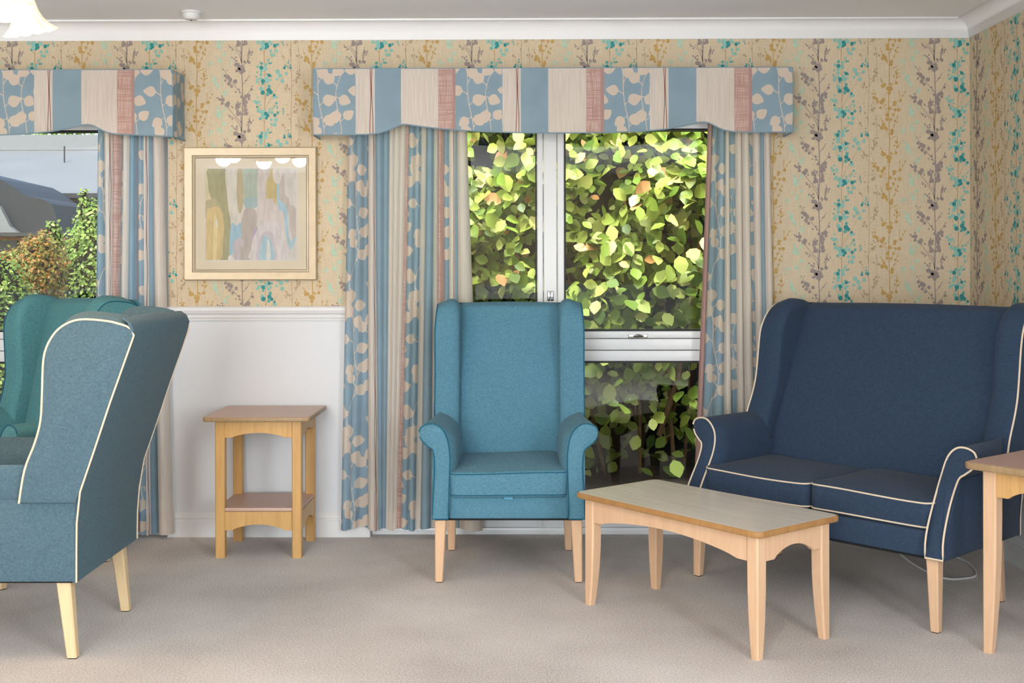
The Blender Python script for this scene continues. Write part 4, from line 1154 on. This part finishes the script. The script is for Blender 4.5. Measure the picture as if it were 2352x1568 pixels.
def leaf_cloud(name, P, N, L, Wd, hue, mat, parent=None, rng=None, fold=.18):
    """P (n,3) positions, N (n,3) facing, L lengths; builds folded 6-face leaves"""
    n = len(P); rng = rng or np.random.default_rng(1)
    N = N / np.linalg.norm(N, axis=1)[:, None]
    r = rng.normal(size=(n, 3)); r[:, 2] -= .6
    T = r - (r * N).sum(1)[:, None] * N; T /= np.linalg.norm(T, axis=1)[:, None]
    B = np.cross(N, T)
    sh = np.array([(0, 0, 0), (.22, .36, 1), (.55, .48, 1), (.82, .27, 1), (1, 0, 0), (.82, -.27, 1), (.55, -.48, 1), (.22, -.36, 1), (.33, 0, 0), (.66, 0, 0)])
    curl = rng.uniform(-.10, .22, n)
    vs = []
    for (a, b, e) in sh:
        h_ = fold * abs(b) - curl * a * a
        vs.append(P + T * (a * L)[:, None] + B * (b * Wd * L)[:, None] + N * (h_ * L)[:, None])
    V = np.stack(vs, 1).reshape(-1, 3)
    fq = np.array([(0, 1, 8, 8), (1, 2, 9, 8), (2, 3, 4, 9), (9, 4, 5, 6), (8, 9, 6, 7), (0, 8, 7, 7)])
    polys = [(0, 1, 8), (1, 2, 9, 8), (2, 3, 4, 9), (9, 4, 5, 6), (8, 9, 6, 7), (0, 8, 7)]
    loops = np.concatenate([np.array(p) for p in polys]); sizes = [len(p) for p in polys]
    starts = np.concatenate([[0], np.cumsum(sizes)[:-1]])
    li = (loops[None, :] + (np.arange(n) * 10)[:, None]).ravel()
    ls = (starts[None, :] + (np.arange(n) * len(loops))[:, None]).ravel()
    me = bpy.data.meshes.new(name)
    me.vertices.add(len(V)); me.vertices.foreach_set('co', V.astype(np.float32).ravel())
    me.loops.add(len(li)); me.loops.foreach_set('vertex_index', li.astype(np.int32))
    me.polygons.add(len(ls)); me.polygons.foreach_set('loop_start', ls.astype(np.int32))
    me.update(calc_edges=True)
    me.materials.append(mat)
    at = me.attributes.new('hue', 'FLOAT', 'POINT'); at.data.foreach_set('value', np.repeat(hue, 10).astype(np.float32))
    me.polygons.foreach_set('use_smooth', [True] * len(ls))
    o = bpy.data.objects.new(name, me); COL.objects.link(o)
    if parent: o.parent = parent
    return o

# hedge close outside the wide window
rng = np.random.default_rng(5)
HY = YW + 1.08
root = empty('hedge', (.4, HY, 0), 0, 'tall broad-leaved hedge filling the view through the wide window', 'hedge')
def hedge_leaves(n, y0, y1, zlo, zhi, Lr, dens_fn):
    x = rng.uniform(-1.55, 3.2, n * 3); z = rng.uniform(zlo, zhi, n * 3); y = rng.uniform(y0, y1, n * 3)
    keep = rng.random(n * 3) < dens_fn(x, z)
    x, y, z = x[keep][:n], y[keep][:n], z[keep][:n]
    y = y + .10 * np.sin(x * 5.1) * np.cos(z * 4.3) + .05 * np.sin(x * 13 + z * 9)
    k = len(x)
    N = np.stack([rng.normal(0, .55, k) - .15, -np.abs(rng.normal(.75, .35, k)), rng.normal(.55, .5, k)], 1)
    return np.stack([x, y, z], 1), N, rng.uniform(*Lr, k), k
clump = lambda x, z: .5 + .5 * np.sin(x * 7.3 + 1.3 * np.sin(z * 5)) * np.sin(z * 8.1 + np.sin(x * 6))
P1, N1, L1, k1 = hedge_leaves(8200, HY, HY + .30, .15, 2.38, (.055, .115), lambda x, z: np.clip((z - .2) / 1.0, .10, 1) * (.08 + .92 * clump(x, z) ** 1.3))
P2, N2, L2, k2 = hedge_leaves(5600, HY + .28, HY + .62, .05, 2.38, (.06, .10), lambda x, z: np.clip((z + .3) / 1.3, .2, 1))
P = np.concatenate([P1, P2]); N = np.concatenate([N1, N2]); L = np.concatenate([L1, L2])
hue = np.clip(rng.beta(2.0, 2.6, len(P)) * .88, 0, .86); rust = rng.random(len(P)) < .055 * (P[:, 2] > 1.2); hue = np.where(rust, rng.uniform(.9, 1, len(P)), hue)
leaf_cloud('hedge_foliage', P - np.array([.4, HY, 0]), N, L, .78, hue, M['leaf_big'], root, rng)
rnd = random.Random(3)
m2 = MB()
for i in range(46):
    x = rnd.uniform(-1.9, 2.8); y = rnd.uniform(.12, .5); z = rnd.uniform(-.02, .5) if i > 18 else 0
    pts = [(x, y, z)]; dx_ = rnd.uniform(-.35, .35); hh = rnd.uniform(.7, 1.8)
    for t in (.3, .6, 1): pts.append((x + dx_ * t + rnd.uniform(-.05, .05), y + rnd.uniform(-.08, .06), z + hh * t))
    r0 = rnd.uniform(.006, .018)
    m2.tube(pts, [r0, r0 * .8, r0 * .55, r0 * .3], 6)
m2.build('hedge_branches', M['twig'], root, smooth=60)
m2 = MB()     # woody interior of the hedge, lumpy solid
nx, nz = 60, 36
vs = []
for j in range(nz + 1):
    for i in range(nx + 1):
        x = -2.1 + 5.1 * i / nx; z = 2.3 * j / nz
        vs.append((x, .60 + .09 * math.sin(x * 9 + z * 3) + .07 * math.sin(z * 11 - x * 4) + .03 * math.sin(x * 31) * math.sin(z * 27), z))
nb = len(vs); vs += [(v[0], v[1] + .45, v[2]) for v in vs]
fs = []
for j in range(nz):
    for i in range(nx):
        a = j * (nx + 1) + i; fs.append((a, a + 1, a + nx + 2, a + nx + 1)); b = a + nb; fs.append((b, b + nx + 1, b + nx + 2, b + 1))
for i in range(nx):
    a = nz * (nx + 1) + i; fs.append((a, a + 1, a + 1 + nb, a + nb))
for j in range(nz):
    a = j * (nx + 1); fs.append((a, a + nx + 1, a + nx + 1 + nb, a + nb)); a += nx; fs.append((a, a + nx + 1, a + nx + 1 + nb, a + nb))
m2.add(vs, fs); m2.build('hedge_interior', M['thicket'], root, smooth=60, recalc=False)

# garden shrubs seen through the far-left window
def shrub(name, label, cx, cy, blobs, n, Lr, mat, seed, hue_rng=(0, 1), core=M['leaf_dark']):
    rg = np.random.default_rng(seed)
    root = empty(name, (cx, cy, 0), 0, label, 'shrub')
    Ps, Ns = [], []
    w = np.array([b[3] * b[5] for b in blobs]); w = w / w.sum()
    for (bx, by, bz, rx, ry, rz), ww in zip(blobs, w):
        k = int(n * ww)
        d = rg.normal(size=(k, 3)); d[:, 1] -= .5; d /= np.linalg.norm(d, axis=1)[:, None]
        lump = 1 + .10 * np.sin(d[:, 0] * 9 + bx) * np.sin(d[:, 2] * 8) + .05 * np.sin(d[:, 0] * 23 + d[:, 2] * 19)
        rr = rg.uniform(.80, 1.06, k) * lump
        Ps.append(np.stack([bx + d[:, 0] * rx * rr, by + d[:, 1] * ry * rr, bz + d[:, 2] * rz * rr], 1))
        Ns.append(d + rg.normal(0, .45, (k, 3)) + np.array([0, -.3, .4]))
    P = np.concatenate(Ps); N = np.concatenate(Ns); keep = P[:, 2] > 0.02; P, N = P[keep], N[keep]
    hue = np.clip(rg.beta(2.2, 2.2, len(P)), *hue_rng)
    leaf_cloud('foliage', P, N, rg.uniform(*Lr, len(P)), .62, hue, mat, root, rg)
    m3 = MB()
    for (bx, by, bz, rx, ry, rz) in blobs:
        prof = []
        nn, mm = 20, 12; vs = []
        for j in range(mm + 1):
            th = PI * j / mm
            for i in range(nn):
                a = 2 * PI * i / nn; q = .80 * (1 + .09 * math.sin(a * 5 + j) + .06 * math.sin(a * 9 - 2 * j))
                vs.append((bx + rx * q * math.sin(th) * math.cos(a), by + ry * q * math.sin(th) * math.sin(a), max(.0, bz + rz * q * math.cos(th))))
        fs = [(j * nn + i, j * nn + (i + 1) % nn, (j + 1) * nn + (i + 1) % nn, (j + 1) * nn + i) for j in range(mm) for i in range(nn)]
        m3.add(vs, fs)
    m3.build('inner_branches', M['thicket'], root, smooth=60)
    return root
SY = 8.65
gx = lambda px: PX(px, SY)
gz = lambda py: PZ(py, SY, 100)
def blob(px0, px1, pyt, pyb, y, ry, base):
    x0, x1 = gx(px0), gx(px1); zt, zb = gz(pyt), gz(pyb)
    return ((x0 + x1) / 2 - base, y, (zt + zb) / 2, (x1 - x0) / 2, ry, (zt - zb) / 2)
bx_ = gx(190)
shrub('garden_shrub', 'tall bushy shrub with pale green leaves beside the curtain of the far-left window', bx_, SY,
      [blob(120, 330, 500, 900, 0, .34, bx_), blob(165, 290, 450, 640, .06, .22, bx_), blob(182, 204, 432, 520, .0, .05, bx_), blob(70, 420, 640, 1250, -.05, .40, bx_), blob(104, 150, 505, 600, -.04, .08, bx_)], 15000, (.022, .042), M['leaf_small'], 21)
SY = 7.35; bx2 = gx(10)
shrub('garden_shrub', 'low yellow-green shrub filling the bottom of the far-left window below the grey roof', bx2, SY,
      [blob(-120, 90, 572, 900, 0, .28, bx2), blob(-60, 120, 640, 1200, -.05, .30, bx2), blob(-330, 0, 590, 1250, 0, .30, bx2)], 12000, (.020, .036), M['leaf_small'], 22)
SY = 8.0; bx3 = gx(95)
shrub('garden_shrub', 'rust-tinged bush between the two green shrubs outside the far-left window', bx3, SY,
      [blob(40, 150, 536, 720, .0, .20, bx3), blob(-10, 60, 570, 700, .0, .16, bx3)], 4200, (.020, .034), M['leaf_rust'], 23)

# neighbouring building with long grey roof
BY = 19.0
M['slate_roof'] = plain('pale_grey_roof', (112, 110, 108), .8, var=.05, scale=1.2, bump=.1, bscale=14)
M['ridge'] = plain('pale_ridge', (122, 120, 118), .8, var=.03)
M['roof_shadow'] = plain('painted_roof_shadow', (26, 27, 33), .7, var=.18, scale=2.5)  # shadow over the neighbour's roof, put into the base colour
M['fascia'] = plain('dark_fascia', (44, 42, 42), .7)
M['render'] = plain('pale_render', (128, 118, 110), .85, var=.06, scale=2)
M['redbrick'] = plain('red_brick', (126, 84, 66), .9, var=.25, scale=18)
bX = lambda px, Y: PX(px, Y, 400); bZ = lambda py, Y: PZ(py, Y, 100)
root = empty('neighbouring_building', (bX(60, BY), BY, 0), 0, 'low building with a long pale grey roof beyond the shrubs', 'building')
o0 = Vector(root.location)
def rel(p): return tuple(Vector(p) - o0)
ye, yr = BY, BY + 4.0
ze, zr = bZ(446, ye), bZ(341, yr); xl, xr_ = bX(-700, yr), bX(620, ye)
m2 = MB()
m2.add([rel(p) for p in ((xl, ye, ze), (xr_, ye, ze), (xr_, yr, zr), (xl, yr, zr), (xl, ye, ze - .12), (xr_, ye, ze - .12), (xr_, yr + 4, ze), (xl, yr + 4, ze))],
       [(0, 1, 2, 3), (3, 2, 6, 7), (4, 5, 1, 0), (4, 7, 6, 5), (1, 5, 6, 2), (0, 3, 7, 4)])
m2.build('roof', M['slate_roof'], root, smooth=0)
m2 = MB(); a = rel((xl, yr - .2, zr - .05)); b = rel((xr_, yr + .2, bZ(312, yr))); m2.box(a[0], b[0], a[1], b[1], a[2], b[2]); m2.build('ridge_course', M['ridge'], root, smooth=0)
m2 = MB(); a = rel((bX(85, ye), ye - .15, bZ(456, ye))); b = rel((xr_, ye - .02, bZ(445, ye))); m2.box(a[0], b[0], a[1], b[1], a[2], b[2]); m2.build('gutter', M['fascia'], root, smooth=0)
m2 = MB(); a = rel((xl, ye + .25, 0)); b = rel((xr_, yr + 3.6, ze - .1)); m2.box(a[0], b[0], a[1], b[1], a[2], b[2]); m2.build('wall', M['render'], root, smooth=0)
# wing slope falling right; the roof's shadow is put into its dark colour
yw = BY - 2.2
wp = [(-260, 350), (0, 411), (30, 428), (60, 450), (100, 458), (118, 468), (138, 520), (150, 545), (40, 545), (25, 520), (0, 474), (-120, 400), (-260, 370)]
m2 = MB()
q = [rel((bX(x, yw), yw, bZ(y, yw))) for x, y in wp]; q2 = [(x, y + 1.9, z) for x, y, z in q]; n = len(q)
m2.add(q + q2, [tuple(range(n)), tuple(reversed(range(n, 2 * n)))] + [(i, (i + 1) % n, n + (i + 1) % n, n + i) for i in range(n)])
m2.build('shadow_roof_slope', M['roof_shadow'], root, smooth=0)
m2 = MB()
wp = [(-300, 345), (-120, 402), (0, 476), (22, 520), (40, 534), (-300, 534)]
q = [rel((bX(x, yw - .1), yw - .1, bZ(y, yw))) for x, y in wp]; q2 = [(x, y + 1.7, z) for x, y, z in q]; n = len(q)
m2.add(q + q2, [tuple(range(n)), tuple(reversed(range(n, 2 * n)))] + [(i, (i + 1) % n, n + (i + 1) % n, n + i) for i in range(n)])
m2.build('pale_roof_slope', M['slate_roof'], root, smooth=0)
m2 = MB(); a = rel((bX(-300, yw), yw - .22, bZ(543, yw))); b = rel((bX(150, yw), yw - .1, bZ(535, yw))); m2.box(a[0], b[0], a[1], b[1], a[2], b[2]); m2.build('gutter', M['fascia'], root, smooth=0)
m2 = MB(); a = rel((bX(-300, yw), yw, 0)); b = rel((bX(150, yw), yw + 1.6, bZ(543, yw))); m2.box(a[0], b[0], a[1], b[1], a[2], b[2]); m2.build('brick_wall', M['redbrick'], root, smooth=0)
m2 = MB(); a = rel((bX(-40, yw), yw - .05, bZ(640, yw))); b = rel((bX(42, yw), yw + .02, bZ(552, yw))); m2.box(a[0], b[0], a[1], b[1], a[2], b[2]); m2.build('window', M['gasket'], root, smooth=0)
m2 = MB(); tt = .65; pyy = ye + (yr - ye) * tt; px_ = bX(148, pyy); pzz = ze + (zr - ze) * tt
m2.tube([rel((px_, pyy, pzz - .05)), rel((px_, pyy, pzz + .30))], .014, 8)
m2.build('vent_pipe', M['fascia'], root)

# trees beyond the roof
for i, (px, py0, lab) in enumerate(((60, 296, 'distant green tree crown peeking over the grey roof near the curtain'),)):
    Yt = 31.0; X_ = PX(px + 90, Yt); zt = PZ(py0 - 8, Yt)
    rg = np.random.default_rng(40 + i); root = empty('tree', (X_, Yt, 0), 0, lab, 'tree')
    d = rg.normal(size=(7000, 3)); d /= np.linalg.norm(d, axis=1)[:, None]
    lump = 1 + .14 * np.sin(d[:, 0] * 7 + i) * np.sin(d[:, 2] * 6)
    P = d * (rg.uniform(.7, 1.04, 7000) * lump)[:, None] * np.array([1.9, 1.4, 1.35]) + np.array([0, 0, zt - 1.35])
    leaf_cloud('crown', P, d + rg.normal(0, .4, d.shape), rg.uniform(.09, .17, 7000), .6, rg.beta(2, 2, 7000), M['leaf_small'], root, rg)
    m2 = MB(); m2.tube([(0, 0, 0), (.05, 0, 1.2), (0, .05, zt - 1.6)], [.2, .16, .1], 10); m2.build('trunk', M['twig'], root)

# ground outside
M['grass'] = plain('lawn_green', (104, 128, 62), .95, var=.25, scale=5, bump=.5, bscale=60)
mb = MB(); mb.add([(-40, YW + .17, -.10), (40, YW + .17, -.10), (40, 60, -.10), (-40, 60, -.10)], [(0, 1, 2, 3)])
struct(mb.build('ground', M['grass'], smooth=0))
M['soil'] = plain('dark_soil', (46, 36, 28), 1.0, var=.4, scale=25, bump=.6, bscale=40)
mb = MB(); nx = 60
for i in range(nx):
    xa, xb = -2.2 + 5.6 * i / nx, -2.2 + 5.6 * (i + 1) / nx
    for (ya, yb, za, zb) in ((YW + .30, YW + .42, -.102, -.03), (YW + .42, HY + .5, -.03, .05), (HY + .5, HY + 1.05, .05, .02)):
        w1_ = .02 * math.sin(xa * 9); w2_ = .02 * math.sin(xb * 9)
        mb.quad((xa, ya, za + (w1_ if za > -.1 else 0)), (xb, ya, za + (w2_ if za > -.1 else 0)), (xb, yb, zb + w2_), (xa, yb, zb + w1_))
struct(mb.build('ground', M['soil'], smooth=60))

# ------------------------------------------------------------------ light
sc = bpy.context.scene
w = bpy.data.worlds.new('sky'); sc.world = w; w.use_nodes = True
nt = w.node_tree; bg = nt.nodes['Background']; sky = nt.nodes.new('ShaderNodeTexSky')
sky.sky_type = 'NISHITA'; sky.sun_disc = False; sky.sun_elevation = R(42); sky.sun_rotation = R(200); sky.dust_density = 1.0
nt.links.new(sky.outputs[0], bg.inputs[0]); bg.inputs[1].default_value = .9
sd = bpy.data.lights.new('sun', 'SUN'); sd.energy = 5.5; sd.angle = R(.6); sd.color = (1, .95, .86)
so = bpy.data.objects.new('sun', sd); COL.objects.link(so)
# sun high over the house, from behind the camera and a little to the left
sdir = Vector((.25, .50, -.95)).normalized(); so.rotation_euler = sdir.to_track_quat('-Z', 'Y').to_euler()
def area(name, loc, target, sx, sy, e, col):
    l = bpy.data.lights.new(name, 'AREA'); l.shape = 'RECTANGLE'; l.size = sx; l.size_y = sy; l.energy = e; l.color = col
    o = bpy.data.objects.new(name, l); COL.objects.link(o); o.location = loc
    o.rotation_euler = (Vector(target) - Vector(loc)).to_track_quat('-Z', 'Y').to_euler(); return o
# unseen area lamps added by the solid rear and right walls for daylight
area('added_rear_light', (-1.5, YB + .05, 1.35), (-1.4, 5, 1.2), 1.8, 1.9, 250, (.90, .96, 1.0))
area('added_side_light', (XR - .03, .25, 1.3), (0, .5, 1.3), 2.3, 1.8, 250, (.92, .97, 1.0))
area('added_gap_fill', (.3, YW + .66, 2.66), (.3, YW - .25, .1), 3.2, .55, 230, (.97, 1.0, .97))  # added lamp above the window view, brightens curtain backs and nearby carpet
area('added_ceiling_fill', (-.9, -.6, ZC - .25), (-.9, -.6, 0), .5, .5, 40, (1, .86, .7))  # unseen warm fill lamp added behind the camera, without a fitting
# ------------------------------------------------------------------ camera
cd = bpy.data.cameras.new('camera'); cam = bpy.data.objects.new('camera', cd); COL.objects.link(cam)
cd.sensor_width = 36; cd.lens = FOC / 2352 * 36; cd.shift_y = -(784 - HZ) / 2352; cd.clip_start = .05
cam.location = (0, 0, EYE)
from mathutils import Matrix
cam.rotation_euler = (Matrix.Rotation(YAW, 3, 'Z') @ Matrix.Rotation(PI / 2, 3, 'X') @ Matrix.Rotation(-ROLL, 3, 'Z')).to_euler()
sc.camera = cam
vs_ = sc.view_settings; vs_.view_transform = 'Standard'; vs_.look = 'None'; vs_.gamma = 1; vs_.exposure = -0.25
sc.cycles.max_bounces = 8; sc.cycles.transparent_max_bounces = 12; sc.cycles.sample_clamp_indirect = 6
sc.cycles.caustics_reflective = False; sc.cycles.caustics_refractive = False
